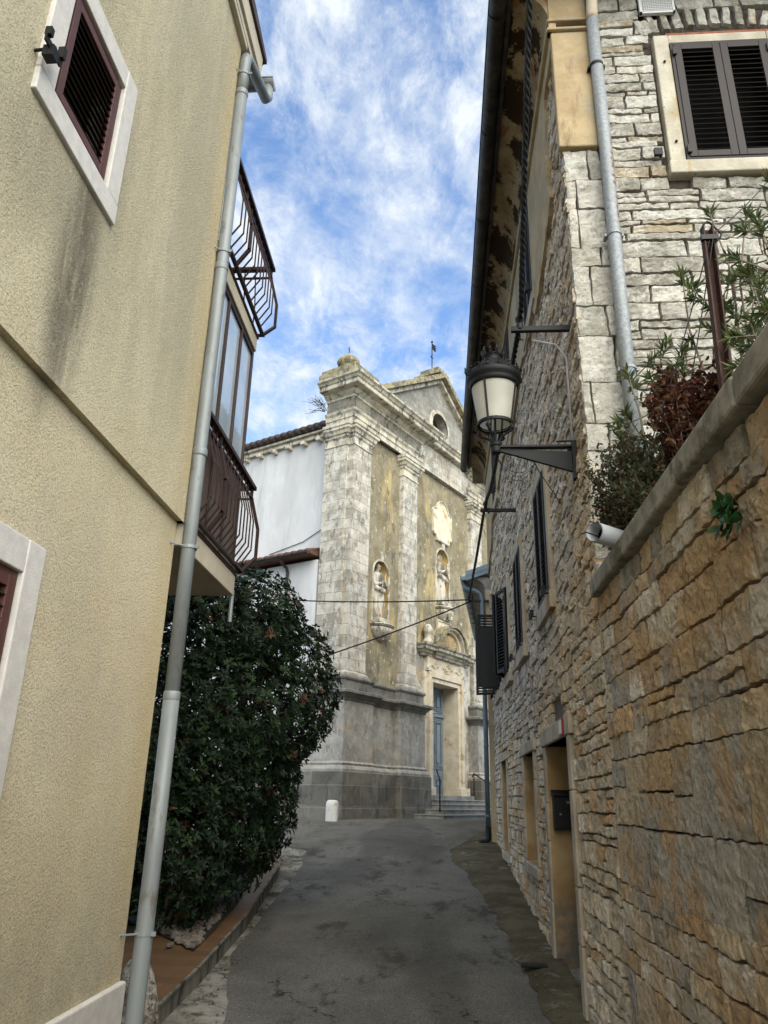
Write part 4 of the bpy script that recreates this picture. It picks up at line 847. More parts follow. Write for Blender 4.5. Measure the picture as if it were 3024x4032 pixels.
# ================================================================== STREET LAMP, BRACKETS, CABLES
def lamp():
    cx, cy = .445, 5.42; H = thing('street_lamp', (XR, cy, 4.0), 'black cast iron lantern with frosted glass on a wall arm', 'street lamp')
    q = MB(); q.box(XR-.03, XR+.01, cy-.03, cy+.03, 3.90, 4.22); q.tube([(XR-.03, cy, 3.98), (XR-.07, cy, 3.98)], .014, 8); q.tube([(XR-.03, cy, 4.15), (XR-.06, cy, 4.15)], .012, 8); q.build('wall_plate', M['black_iron'], H, bevel=.003)
    q = MB(); q.prism([(XR-.03, cy-.006, 4.13), (XR-.03, cy-.006, 3.97), (cx+.03, cy-.006, 4.145), (cx+.03, cy-.006, 4.165)], (0, .012, 0)); q.box(cx+.02, XR-.03, cy-.028, cy+.028, 4.166, 4.182)
    q.obox(((XR-.03+cx+.03)/2, cy, 4.057), .58, .03, .012, (XR-.06-cx, 0, -.175), (0, 1, 0), (.175, 0, XR-.06-cx)); q.build('arm', M['black_iron'], H)
    L = MB(); L.lathe([(.036, -.03), (.040, -.02), (.040, .02), (.048, .03), (.05, .05), (.03, .06)], (cx, cy, 4.155), 16)
    # bottom cage: four scrolled legs
    zb, rb, zt_, rt_ = 4.37, .130, 4.70, .180
    for k in range(4):
        t = pi/4+k*pi/2+.3; c, s_ = cos(t), sin(t)
        L.tube([(cx+r*c, cy+r*s_, z) for r, z in ((.03, 4.21), (.05, 4.25), (.09, 4.275), (.13, 4.29), (.145, 4.32), (.135, 4.345), (.128, 4.37))], .010, 6)
        L.ball((cx+.14*c, cy+.14*s_, 4.315), .020, 8)
    L.lathe([(rb-.008, -.012), (rb+.012, -.012), (rb+.012, .012), (rb-.008, .012)], (cx, cy, zb), 28, open_=True)
    L.build('cage', M['black_iron'], H, smooth=False)
    g = MB(); g.lathe([(rb, zb), (rt_, zt_)], (cx, cy, 0), 40, open_=True); g.build('frosted_glass', M['frosted'], H, smooth=True)
    L = MB()
    for k in range(4):
        t = pi/4+k*pi/2+.3; a = Vector((cx+(rb+.004)*cos(t), cy+(rb+.004)*sin(t), zb)); b = Vector((cx+(rt_+.004)*cos(t), cy+(rt_+.004)*sin(t), zt_)); L.tube([a, b], .0085, 6)
        for j in range(14): L.ball(a.lerp(b, (j+.5)/14), .0105, 6)
    L.build('glazing_bar', M['black_iron'], H)
    L = MB(); L.tube([(cx, cy, 4.2), (cx, cy, 4.5)], .009, 8); L.tube([(cx-.04, cy, 4.2), (cx-.03, cy, 4.45)], .005, 6); L.build('stem', M['black_iron'], H)
    R_ = MB(); R_.lathe([(.165, 4.69), (.19, 4.69), (.198, 4.72), (.197, 4.74), (.216, 4.75), (.218, 4.79), (.210, 4.80), (.205, 4.82), (.175, 4.84), (.152, 4.87), (.12, 4.90), (.08, 4.925), (.068, 4.94), (.064, 4.965), (.075, 4.985), (.08, 4.99), (.05, 5.0)], (cx, cy, 0), 40)
    rf = R_.build('cap', M['black_iron'], H, smooth=True)
    C_ = MB()
    for k in range(8):     # leaf crest around the rim
        t = 2*pi*k/8+.3; c, s_ = cos(t), sin(t); T_ = Vector((-s_, c, 0)); O = Vector((cx+.205*c, cy+.205*s_, 4.80)); U = Vector((c*.25, s_*.25, 1)).normalized()
        hh = .062 if k % 2 == 0 else .045
        for dx, hz_ in ((0, 1), (-.02, .72), (.02, .72), (-.038, .45), (.038, .45)): C_.tube([O+T_*dx*.5, O+T_*dx+U*hh*hz_*.7, O+T_*dx*1.15+U*hh*hz_], [.010, .008, .003], 6)
        for sg in (-1, 1): C_.tube([O+T_*(sg*(.045+.022*cos(a)))+U*(.022+.018*sin(a)) for a in [j*pi/4 for j in range(7)]], .006, 5)
    for k in range(10):
        t = 2*pi*k/10; c, s_ = cos(t), sin(t); C_.tube([(cx+.072*c, cy+.072*s_, 4.985), (cx+.092*c, cy+.092*s_, 5.02), (cx+.088*c, cy+.088*s_, 5.045 if k % 2 else 5.06)], [.012, .012, .004], 6)
    for k in range(2):
        t = pi+.35+k*pi; C_.tube([(cx+.20*cos(t), cy+.20*sin(t), 4.77), (cx+.24*cos(t), cy+.24*sin(t), 4.80), (cx+.246*cos(t), cy+.246*sin(t), 4.84)], [.012, .014, .004], 6)
    C_.build('crown', M['black_iron'], rf)
    q = MB(); q.tube([(XR-.01, cy+.02, 4.20), (XR-.014, cy+.02, 4.98), (XR-.10, cy-.02, 5.08), (XR-.28, cy-.04, 5.11)], .009, 8); q.build('conduit', M['pvc'], H, smooth=True)
    q = MB(); q.tube([(XR+.02, cy+.02, 4.235), (XR-.14, cy+.01, 4.225)], .007, 6); q.build('hook', M['black_iron'], H)
lamp()
def bracket(y, z, tip, label, wx=XR+.03):
    H = thing('cable_bracket', (wx, y, z), label, 'bracket', group='iron arms holding the overhead cable')
    q = MB(); q.box(tip, wx+.03, y-.02, y+.02, z-.022, z+.022); q.build('arm', M['black_iron'], H, bevel=.003)
    q = MB(); q.lathe([(.022, -.05), (.03, -.03), (.03, .0), (.022, .02), (.034, .04), (.034, .07), (.02, .09)], (tip+.07, y, z+.04), 12); q.build('insulator', M['black_rubber'], H, smooth=True)
bracket(5.28, 5.15, .585, 'iron cable arm highest up, just above the lantern'); bracket(9.9, 5.35, .57, 'iron cable arm on the wall between second and third shuttered windows'); bracket(15.45, 5.45, .60, 'farthest iron cable arm, beside the blue grey eave', XR-.06)
def cable():
    P = [(.58, 1.0, 8.8), (.60, 3.5, 6.45), (.61, 4.0, 6.01), (.645, 4.9, 5.42), (.655, 5.28, 5.22), (.60, 6.2, 4.93), (.60, 7.2, 4.93), (.63, 8.6, 5.15), (.64, 9.9, 5.42), (.62, 12, 5.38), (.61, 15.45, 5.50)]
    # smooth the path
    def cr(p0, p1, p2, p3, t): return .5*((2*p1)+(-p0+p2)*t+(2*p0-5*p1+4*p2-p3)*t*t+(-p0+3*p1-3*p2+p3)*t**3)
    V = [Vector(p) for p in P]; Q = []
    for i in range(len(V)-1):
        for k in range(14): Q.append(cr(V[max(i-1, 0)], V[i], V[i+1], V[min(i+2, len(V)-1)], k/14))
    Q.append(V[-1]); L = [0]
    for a, b in zip(Q, Q[1:]): L.append(L[-1]+(b-a).length)
    # resample finely for the twist
    n = 620; R = []; j = 0
    for k in range(n+1):
        s_ = L[-1]*k/n
        while j < len(L)-2 and L[j+1] < s_: j += 1
        R.append((s_, Q[j].lerp(Q[j+1], (s_-L[j])/max(1e-6, L[j+1]-L[j]))))
    m = MB()
    for w in range(3):
        m.tube([p+Vector((cos(s_*38+w*2.094), 0, sin(s_*38+w*2.094)))*.0125 for s_, p in R], .0115, 6)
    tag(m.build('power_cable', M['black_rubber'], smooth=True), 'thick twisted black power cable strung along the stone house', 'cable')
    def thin(a, b, sag, lab, r=.007):
        a, b = Vector(a), Vector(b); m = MB(); m.tube([a.lerp(b, t/24)-Vector((0, 0, sag*4*(t/24)*(1-t/24))) for t in range(25)], r, 6); tag(m.build('overhead_wire', M['black_rubber']), lab, 'wire')
    thin((.61, 15.4, 5.47), (-4.6, 17.6, 6.05), .07, 'upper thin wire crossing in front of the church toward the hedge', .014)
    thin((.61, 15.4, 5.42), (-4.2, 14.0, 3.4), .10, 'lower slanting thin wire crossing in front of the church', .014)
    m = MB()
    for k, sg in enumerate((.10, .13, .17)):
        a, b = Vector((.46, 5.5, 4.12)), Vector((.74, 5.45, 4.05)); m.tube([a.lerp(b, t/12)-Vector((0, 0, sg*4*(t/12)*(1-t/12)*(1))) for t in range(13)], .0025, 5)
    m.tube([(.74, 5.45, 4.05), (.80, 5.6, 4.03), (1.05, 6.2, 4.0)], .004, 5)
    tag(m.build('loose_wires', M['black_rubber']), 'thin loose wires hanging in loops under the lantern', 'wire')
cable()

# ================================================================== FAR HOUSE ON THE RIGHT
def far_house():
    H = thing('cream_house', (3, 19, .9), 'cream plastered house with blue grey eave beyond the stone house', 'house')
    d = Vector((sin(radians(4.9)), cos(radians(4.9)), 0)); n = Vector((d.y, -d.x, 0)); o = Vector((.955, 15.52, 0))
    T = Matrix((n, d, Vector((0, 0, 1)))).transposed().to_4x4(); T.translation = o
    q = MB(T); q.box(0, 6, 0, 6.6, .6, 5.72); q.build('wall', simple('cream_plaster', (.50, .42, .28), .9, var=.25, sc=2, bump=.2), H)
    q = MB(T); pr = [(0-(1-cos(pi/2*k/6))*.36, 5.72+.26*sin(pi/2*k/6)) for k in range(7)]; vs = [(x, y, z) for y in (-.0, 6.6) for x, z in pr]; q.add(vs, [(i, i+1, i+8, i+7) for i in range(6)]); q.add([(x, 0, z) for x, z in pr]+[(1.2, 0, 5.72), (1.2, 0, 6.2)], [(0, 7, 8, 6, 5, 4, 3, 2, 1)]); q.build('cove', simple('grey_cove', (.33, .31, .28), .9, var=.4, sc=5), H, smooth=False)
    q = MB(T); q.prism([(-.38, -.06, 6.0), (-.38, -.06, 6.06), (3, -.06, 7.1), (6, -.06, 6.06), (6, -.06, 6.0)], (0, 6.7, 0)); q.build('roof', M['asbestos'], H)
    q = MB(T); q.prism([(-.40, -.075, 5.90), (-.40, -.075, 6.10), (1.0, -.075, 6.56), (1.0, -.075, 6.36)], (0, .012, 0)); q.prism([(-.41, -.085, 5.985), (-.41, -.085, 6.0), (1.0, -.085, 6.46), (1.0, -.085, 6.445)], (0, .01, 0)); q.build('verge_flashing', M['blue_zinc'], H)
    q = MB(T); arc = [(cos(pi+pi*k/10)*.075, sin(pi+pi*k/10)*.075) for k in range(11)]
    vs = [(-.44+c, y, 5.99+e) for y in (-.08, 6.6) for c, e in arc]; q.add(vs, [(k, k+1, k+12, k+11) for k in range(10)]+[tuple(range(11))]); q.tube([(-.515, -.08, 5.995), (-.515, 6.6, 5.995)], .01, 6)
    for k in range(12): y = .3+k*.55; q.tube([(-.44+c*1.05, y, 5.99+e*1.05) for c, e in arc], .008, 4)
    q.build('gutter', M['blue_zinc'], H)
    q = MB(T); q.tube([(-.44, .12, 5.92), (-.42, .10, 5.82), (-.36, .03, 5.74), (-.2, -.03, 5.69), (-.1, -.06, 5.62), (-.065, -.065, 5.5), (-.06, -.065, 3), (-.06, -.065, 1.15)], .045, 12); p = q.build('drainpipe', M['blue_pipe'], H, smooth=True)
    for z in (4.1, 2.6, 1.35): q = MB(T); q.lathe([(.047, -.02), (.052, -.02), (.052, .02), (.047, .02)], (-.06, -.065, z), 12, open_=True); q.build('pipe_strap', M['blue_pipe'], p)
    q = MB(T); q.tube([(-.06, -.065, 1.16), (-.06, -.065, .95), (-.10, -.09, .90), (-.2, -.16, .88)], .052, 12, cap=False); q.tube([(-.2, -.16, .88), (-.21, -.167, .88)], .062, 12); q.build('pipe_shoe', M['black_iron'], p, smooth=True)
far_house()

# ================================================================== CHURCH
FD = Vector((sin(radians(29.42)), cos(radians(29.42)), 0)); CP = Vector((-2.47, 19.8, 0)); RZ = atan2(FD.y, FD.x)
TC = Matrix.Translation(CP) @ Matrix.Rotation(RZ, 4, 'Z')
WD = 11.0
def mir(path): return [(WD-x, y) for x, y in reversed(path)]
def hole_panel(m, x0, x1, z0, z1, y, holes, arch=True):
    z = z0
    for (cx, w, zb, zt, ar) in sorted(holes, key=lambda h: h[2]):
        if zb > z: m.quad((x0, y, z), (x1, y, z), (x1, y, zb), (x0, y, zb))
        m.quad((x0, y, zb), (cx-w/2, y, zb), (cx-w/2, y, zt), (x0, y, zt)); m.quad((cx+w/2, y, zb), (x1, y, zb), (x1, y, zt), (cx+w/2, y, zt))
        if ar:
            n = 12; r = w/2; zs = zt-r
            for k in range(n):
                a, b = pi-pi*k/n, pi-pi*(k+1)/n
                m.quad((cx+r*cos(a), y, zs+r*sin(a)), (cx+r*cos(b), y, zs+r*sin(b)), (cx+r*cos(b), y, zt), (cx+r*cos(a), y, zt))
        z = zt
    if z < z1: m.quad((x0, y, z), (x1, y, z), (x1, y, z1), (x0, y, z1))
def apse(m, cx, w, zb, zt, y, dep):
    r = w/2; zs = zt-r; n = 12; out = [(-r, zb-zs), (-r, (zb-zs)/2)]+[(r*cos(pi-pi*k/n), r*sin(pi-pi*k/n)) for k in range(n+1)]+[(r, (zb-zs)/2), (r, zb-zs)]; K = 6; vs = []
    for j in range(K+1):
        t = pi/2*j/K; s_ = cos(t)
        for (a, b) in out: vs.append((cx+a*s_, y+dep*sin(t), zs+(b*s_ if b > 0 else b)))
    L = len(out); m.add(vs, [(j*L+i, j*L+i+1, (j+1)*L+i+1, (j+1)*L+i) for j in range(K) for i in range(L-1)]); m.add([vs[j*L] for j in range(K+1)]+[vs[j*L+L-1] for j in range(K+1)], [(j, j+1, j+1+K+1, j+K+1) for j in range(K)])
def church():
    H = thing('church', CP, 'baroque stone church with tall pilastered front, gable and blue door', 'church', RZ)
    B = lambda m, *a, **k: m.build(*a, **k)
    # nave
    q = MB(TC); q.box(.35, WD-.35, 1.0, 26, .9, 12.0); nave = q.build('nave_wall', M['white'], H)
    q = MB(TC); q.prism([(.05, 1.02, 12.10), (.05, 1.02, 12.2), (WD/2, 1.02, 15.2), (WD-.05, 1.02, 12.2), (WD-.05, 1.02, 12.10)], (0, 25.2, 0)); rf = q.build('nave_roof', M['asbestos'], H)
    q = MB(TC)
    for k in range(95): q.tube([(-.02, 1.15+k*.26, 12.17), (.5, 1.15+k*.26, 12.45)], .10, 6)
    q.build('tile_edge', M['asbestos'], rf, smooth=True)
    q = MB(TC); q.box(.22, .5, 1.02, 26, 11.86, 12.0); q.box(.12, .5, 1.02, 26, 12.0, 12.09)
    for k in range(40): q.box(.12, .36, 1.35+k*.6, 1.5+k*.6, 11.72, 11.858)
    q.build('corbel_cornice', M['ch_mould'], nave, bevel=.02)
    # lightning cable on the white wall
    q = MB(TC); q.tube([(.32, 1.10, 12.0), (.30, 1.12, 11.4), (.32, 1.14, 9.6), (.32, 1.15, 8.9), (.32, 1.9, 8.6), (.32, 3.2, 8.4)], .012, 5)
    for z in (11.4, 10.6, 9.8, 9.0): q.ball((.31, 1.13, z), .03, 6)
    q.build('lightning_cable', M['black_rubber'], nave)
    # plinth, pedestals, belt
    ped = [(-.2, 1.15), (-.2, -.2), (1.12, -.2), (1.12, .0), (2.45, .0), (2.45, -.2), (3.8, -.2), (3.8, .6)]
    pl = [(-.34, 1.15), (-.34, -.34), (1.2, -.34), (1.2, -.14), (2.37, -.14), (2.37, -.34), (3.93, -.34), (3.93, .6)]
    for mr in (0, 1):
        f = mir if mr else (lambda x: x)
        q = MB(TC); q.sweep(f(pl), [(0.03, .8), (0.03, 1.36), (0, 1.37), (0, 2.2), (-.02, 2.21), (-.05, 2.22)]); q.build('plinth', M['ch_base'], H)
        q = MB(TC); q.sweep(f(ped), [(.10, 2.20), (.11, 2.27), (.08, 2.33), (.03, 2.36), (.05, 2.41), (.0, 2.46)]); q.build('plinth_moulding', M['ch_dado'], H)
        q = MB(TC); q.sweep(f(ped), [(0, 2.46), (0, 3.93)]); q.build('dado', M['ch_dado'], H)
        q = MB(TC); q.sweep(f(ped), [(0, 3.92), (.03, 3.94), (.03, 3.98), (.06, 4.0), (.10, 4.05), (.20, 4.10), (.20, 4.16), (.16, 4.18), (.02, 4.20), (-.03, 4.22), (-.03, 4.45), (.0, 4.46), (.02, 4.50), (.0, 4.56), (-.12, 4.58), (-.30, 4.60)]); q.build('belt_course', M['ch_belt'], H)
        q = MB(TC)
        P1 = [(0, 1.0), (0, .20), (.09, .20), (.09, 0), (.97, 0), (.97, .16)]; P2 = [(2.78, .16), (2.78, 0), (3.62, 0), (3.62, .16)]
        for k, P in enumerate((P1, P2)):
            q = MB(TC); q.sweep(f(P), [(.05, 4.55), (.05, 4.66), (.0, 4.72), (0, 11.22)]); q.build('pilaster', M['ch_stone'], H)
            q = MB(TC); q.sweep(f(P), [(.0, 11.20), (.03, 11.21), (.03, 11.25), (.0, 11.26), (.0, 11.44), (.04, 11.48), (.05, 11.55), (.09, 11.57), (.12, 11.66), (.17, 11.70), (.17, 11.78), (.20, 11.80), (.20, 11.90), (0, 11.93)]); q.build('capital', M['ch_mould'], H)
    # bays
    q = MB(TC); hole_panel(q, .97, 2.78, 4.4, 11.95, .15, [(1.84, .80, 6.28, 8.14, True)]); q.build('niche_bay', M['ch_stucco'], H)
    q = MB(TC); apse(q, 1.84, .80, 6.28, 8.14, .15, .42); q.build('niche', M['ch_niche'], H, smooth=True)
    q = MB(TC); hole_panel(q, WD-2.78, WD-.97, 4.4, 11.95, .15, []); q.build('niche_bay', M['ch_stucco'], H)
    q = MB(TC); hole_panel(q, 3.62, WD-3.62, 6.0, 11.95, .15, [(5.52, .86, 7.55, 9.52, True)]); q.build('central_bay', M['ch_stucco'], H)
    q = MB(TC); apse(q, 5.52, .86, 7.55, 9.52, .15, .42); q.build('niche', M['ch_niche'], H, smooth=True)
    q = MB(TC); hole_panel(q, 3.62, WD-3.62, .9, 6.0, .148, [(5.5, 1.6, .9, 5.0, False)]); q.build('portal_wall', M['ch_peel'], H)
    q = MB(TC); q.box(0.1, WD-.1, .6, 1.05, .9, 12.0); q.build('front_core', M['ch_stone'], H)
    # niche edge trims
    for cx, w, zb, zt in ((1.84, .80, 6.28, 8.14), (5.52, .86, 7.55, 9.52)):
        q = MB(TC); r = w/2; P = [(cx-r-.02, .15, zb), (cx-r-.02, .15, zt-r)]+[(cx-(r+.02)*cos(pi*k/12), .15, zt-r+(r+.02)*sin(pi*k/12)) for k in range(13)]+[(cx+r+.02, .15, zt-r), (cx+r+.02, .15, zb)]
        q.tube(P, .035, 6); q.prism([(cx-.06, .10, zt-.02), (cx+.06, .10, zt-.02), (cx+.12, .10, zt+.28), (cx-.12, .10, zt+.28)], (0, .06, 0))
        q.build('niche_trim', M['ch_mould'], H, bevel=.01)
    # entablature
    ent = [(0, 1.0), (0, 0), (3.85, 0), (3.85, .2), (WD-3.85, .2), (WD-3.85, 0), (WD, 0), (WD, 1.0)]
    q = MB(TC); q.sweep(ent, [(.0, 11.92), (.02, 11.93), (.02, 12.1), (.05, 12.12), (.05, 12.26), (.10, 12.32), (.12, 12.38), (.0, 12.42)]); q.build('architrave', M['ch_mould'], H)
    q = MB(TC); q.sweep(ent, [(.0, 12.40), (.0, 12.84)]); q.build('frieze', M['ch_mould'], H)
    q = MB(TC); q.sweep(ent, [(0, 12.82), (.05, 12.84), (.06, 12.90), (.14, 12.96), (.18, 13.0), (.19, 13.04), (.40, 13.05), (.42, 13.07), (.42, 13.19), (.46, 13.21), (.50, 13.27), (.56, 13.31), (.57, 13.37), (.30, 13.42), (-.4, 13.55)]); q.build('cornice', M['ch_mould'], H)
    q = MB(TC); q.sweep(ent, [(.46, 13.395), (.50, 13.40), (.50, 13.425), (.2, 13.46), (-.5, 13.56), (-.9, 13.57)]); q.build('cornice_cap', M['ch_lichen'], H)
    q = MB(TC); q.box(.0, WD, .0, 1.0, 12.0, 13.5); q.build('attic_core', M['ch_stone'], H)
    # gable with oculus
    tri = [Vector((1.15, 13.45)), Vector((WD/2, 16.35)), Vector((WD-1.15, 13.45))]; cc = Vector((WD/2+.12, 14.45)); ro = .56; yg = .3
    angs = sorted([2*pi*k/36 for k in range(36)]+[atan2(p.y-cc.y, p.x-cc.x) % (2*pi) for p in tri]); pts = []
    for a in angs:
        d = Vector((cos(a), sin(a))); best = 1e9
        for k in range(3):
            A, Bp = tri[k], tri[(k+1) % 3]; e = Bp-A; den = d.x*e.y-d.y*e.x
            if abs(den) < 1e-9: continue
            w = A-cc; t = (w.x*e.y-w.y*e.x)/den; u = (w.x*d.y-w.y*d.x)/den
            if t > 0 and -1e-6 <= u <= 1+1e-6: best = min(best, t)
        pts.append((cc+d*best, cc+d*ro))
    q = MB(TC); n = len(pts)
    for k in range(n):
        a, b = pts[k], pts[(k+1) % n]; q.quad((a[0].x, yg, a[0].y), (b[0].x, yg, b[0].y), (b[1].x, yg, b[1].y), (a[1].x, yg, a[1].y)); q.quad((a[1].x, yg, a[1].y), (b[1].x, yg, b[1].y), (b[1].x, yg+.35, b[1].y), (a[1].x, yg+.35, a[1].y))
    g = q.build('gable', M['ch_gable'], H)
    q = MB(TC); ring = [(r, y) for r, y in ((ro-.015, yg-.05), (ro+.13, yg-.05), (ro+.15, yg-.02), (ro+.15, yg+.01))]; vs = []; K = 40
    for k in range(K):
        for r, y in ring: vs.append((cc.x+r*cos(2*pi*k/K), y, cc.y+r*sin(2*pi*k/K)))
    q.add(vs, [(k*4+j, k*4+j+1, ((k+1) % K)*4+j+1, ((k+1) % K)*4+j) for k in range(K) for j in range(3)]); q.build('oculus_ring', M['ch_mould'], g)
    q = MB(TC); q.add([(cc.x+ro*1.02*cos(2*pi*k/24), yg+.33, cc.y+ro*1.02*sin(2*pi*k/24)) for k in range(24)], [tuple(range(24))]); oc = q.build('oculus_window', M['dark_void'], g)
    q = MB(TC); q.box(cc.x-.03, cc.x+.03, yg+.27, yg+.32, cc.y-ro, cc.y+ro); q.box(cc.x-ro, cc.x+ro, yg+.275, yg+.31, cc.y-.03, cc.y+.03); q.build('glazing_bar', M['brown_metal'], oc)
    q = MB(TC); q.prism([(1.15, .64, 13.45), (WD/2, .64, 16.35), (WD-1.15, .64, 13.45)], (0, .5, 0)); q.build('gable_back', M['ch_gable'], g)
    for (name, mat, lo, hi, y0, y1) in (('gable_bed_moulding', M['ch_mould'], -.02, .14, .12, 1.15), ('gable_coping', M['ch_lichen'], .142, .34, -.06, 1.25)):
        q = MB(TC); ends = [(.85, 13.25), (WD/2, 16.35)]
        dz = Vector((-(ends[1][1]-ends[0][1]), ends[1][0]-ends[0][0])).normalized()
        for s_ in (1, -1):
            pp = [Vector(ends[0])+dz*lo, Vector(ends[1])+Vector((0, lo*1.15)), Vector(ends[1])+Vector((0, hi*1.15)), Vector(ends[0])+dz*hi]
            pp = [((p.x if s_ == 1 else WD-p.x)-(.001 if s_ == -1 else 0), y0, p.y) for p in pp]; q.prism(pp if s_ == 1 else pp[::-1], (0, y1-y0, 0))
        q.build(name, mat, g, bevel=.02)
    q = MB(TC); q.box(WD/2-.36, WD/2+.36, .0, 1.1, 16.62, 16.74); q.box(WD/2-.24, WD/2+.24, .12, .9, 16.742, 16.98); q.build('apex_block', M['ch_lichen'], g, bevel=.02)
    # weather vane
    v = WD/2-.35; q = MB(TC); q.tube([(v+.3, .5, 17.0), (v+.3, .5, 18.35)], .018, 6); q.tube([(v+.05, .35, 17.55), (v+.55, .65, 17.55)], .016, 6)
    for a, b in ((-.08, 0), (.08, 0), (0, .08), (0, -.08)): q.tube([(v+.3, .5, 17.55), (v+.3+a, .5+b*.3, 17.63+b)], .012, 5)
    q.ball((v+.3, .5, 18.35), .045, 8)
    q.prism([(v+.32, .5, 18.05), (v+.55, .5, 18.02), (v+.62, .5, 18.10), (v+.55, .5, 18.14), (v+.66, .5, 18.22), (v+.55, .5, 18.24), (v+.62, .5, 18.36), (v+.5, .5, 18.30), (v+.32, .5, 18.30)], (0, .015, 0)); q.build('weather_vane', M['black_iron'], H)
    q = MB(TC); q.tube([(1.6, 1.6, 13.4), (1.6, 1.6, 14.75)], .02, 6); q.ball((1.6, 1.6, 14.75), .04, 6); q.build('lightning_rod', M['black_iron'], H)
    # corner urn
    u = (.30, .50); q = MB(TC); q.box(-.42, .98, -.3, 1.05, 13.44, 13.70); q.box(-.36, .92, -.24, 1.0, 13.702, 13.86); q.prism([(-.30, -.15, 13.862), (.86, -.15, 13.862), (.62, .25, 14.12), (-.02, .25, 14.12)], (0, 1.0, 0)); q.build('urn_base', M['ch_lichen'], H, bevel=.02)
    q = MB(TC); q.lathe([(.24, 14.10), (.25, 14.14), (.22, 14.17), (.20, 14.21), (.28, 14.26), (.34, 14.34), (.345, 14.42), (.31, 14.50), (.22, 14.56), (.18, 14.58), (.19, 14.61), (.17, 14.65), (.11, 14.70), (.08, 14.73), (.03, 14.78)], (u[0], u[1], 0), 60, mod=lambda t, z: 1+(.08*abs(cos(7*t))-.04 if 14.24 < z < 14.54 else 0)); U = q.build('urn', M['ch_lichen'], H, smooth=True)
    q = MB(TC); q.tube([(u[0], u[1], 14.76), (u[0]+.02, u[1], 14.90), (u[0]-.01, u[1], 14.96), (u[0]+.02, u[1], 15.06)], [.025, .015, .02, .008], 6); q.build('spike', M['rust'], U)
    # plaque
    cx = 5.45; pq = [(-.64, 10.0), (-.64, 10.78), (-.60, 10.86), (-.42, 10.90), (-.36, 11.0), (-.26, 11.14), (-.12, 11.22), (.0, 11.24), (.12, 11.22), (.26, 11.14), (.36, 11.0), (.42, 10.90), (.60, 10.86), (.64, 10.78), (.64, 10.0), (.58, 9.93), (.46, 9.88), (.42, 9.74), (-.42, 9.74), (-.46, 9.88), (-.58, 9.93)]
    q = MB(TC); q.prism([(cx+a, .10, b) for a, b in pq], (0, .08, 0)); pl_ = q.build('plaque', M['ch_portal'], H, bevel=.01)
    q = MB(TC); q.tube([(cx+a*.97, .095, 10.45+(b-10.45)*.97) for a, b in pq+pq[:1]], .035, 6); q.build('plaque_frame', M['ch_mould'], pl_)
    # tablet
    q = MB(TC); q.box(5.02, 5.90, .07, .14, 6.50, 7.02); tb = q.build('tablet', M['ch_portal'], H, bevel=.01)
    q = MB(TC)
    for a in ((5.0, 5.92, 7.0, 7.05), (5.0, 5.92, 6.46, 6.51), (5.0, 5.05, 6.512, 6.998), (5.87, 5.92, 6.512, 6.998)): q.box(a[0], a[1], .045, .12, a[2], a[3])
    q.build('tablet_frame', M['ch_mould'], tb)
    # corbels
    def corbel(cx, zt, rose):
        q = MB(TC); pr = [(.50, 0), (.52, -.03), (.48, -.07), (.44, -.09)]
        vs = []; K = 16
        for r, z in pr:
            for k in range(K+1): t = pi*k/K; vs.append((cx+r*cos(t), .15-r*.75*sin(t), zt+z))
        q.add(vs, [(j*(K+1)+i, j*(K+1)+i+1, (j+1)*(K+1)+i+1, (j+1)*(K+1)+i) for j in range(3) for i in range(K)]+[tuple(range(K+1))]); c_ = q.build('corbel', M['ch_mould'], H)
        R = random.Random(int(zt*10)); q = MB(TC)
        for k in range(15):
            t = pi*(k+.5)/15; q.tube([(cx+.42*cos(t), .15-.30*sin(t), zt-.10), (cx+.40*cos(t), .15-.28*sin(t), zt-.20), (cx+.22*cos(t), .15-.16*sin(t), zt-.36), (cx+.05*cos(t), .12, zt-.46)], [.045, .055, .045, .03], 6)
        for k in range(10): q.ball((cx+R.uniform(-.35, .35), .02, zt-R.uniform(.12, .42)), R.uniform(.04, .08), 7)
        if rose:
            for a in range(2): q.tube([(cx+(.07+.06*a)*cos(t), -.12, zt-.28+(.07+.06*a)*sin(t)) for t in [k*pi/6 for k in range(13)]], .025, 6)
        q.build('carved_scrolls', M['ch_mould'], c_, smooth=True)
    corbel(1.84, 6.24, False); corbel(5.52, 7.50, True)
    # portal
    q = MB(TC)
    for x0, x1 in ((4.36, 4.62), (6.38, 6.64)): pass
    for (a, b, y) in ((4.22, 4.40, .06), (4.402, 4.54, -.02), (4.542, 4.69, .03)):
        q.box(a, b, y, .16, 1.75, 5.30); q.box(11-b, 11-a, y, .16, 1.75, 5.30)
    q.box(4.54, 6.46, -.022, .16, 5.14, 5.32); q.box(4.69, 6.31, .028, .16, 5.0, 5.138)
    q.box(4.12, 4.72, -.05, .16, 1.6, 1.96); q.box(6.28, 6.88, -.05, .16, 1.6, 1.96)
    po = q.build('portal_frame', M['ch_portal'], H, bevel=.012)
    q = MB(TC); q.quad((4.7, .15, 1.6), (4.7, .62, 1.6), (4.7, .62, 5.0), (4.7, .15, 5.0)); q.quad((6.3, .15, 1.6), (6.3, .62, 1.6), (6.3, .62, 5.0), (6.3, .15, 5.0)); q.quad((4.7, .15, 5.0), (6.3, .15, 5.0), (6.3, .62, 5.0), (4.7, .62, 5.0)); q.build('portal_reveal', M['ch_portal'], po)
    q = MB(TC); q.box(4.30, 6.70, .0, .16, 5.32, 5.74); q.build('portal_frieze', M['ch_portal'], po, bevel=.01)
    R = random.Random(2)
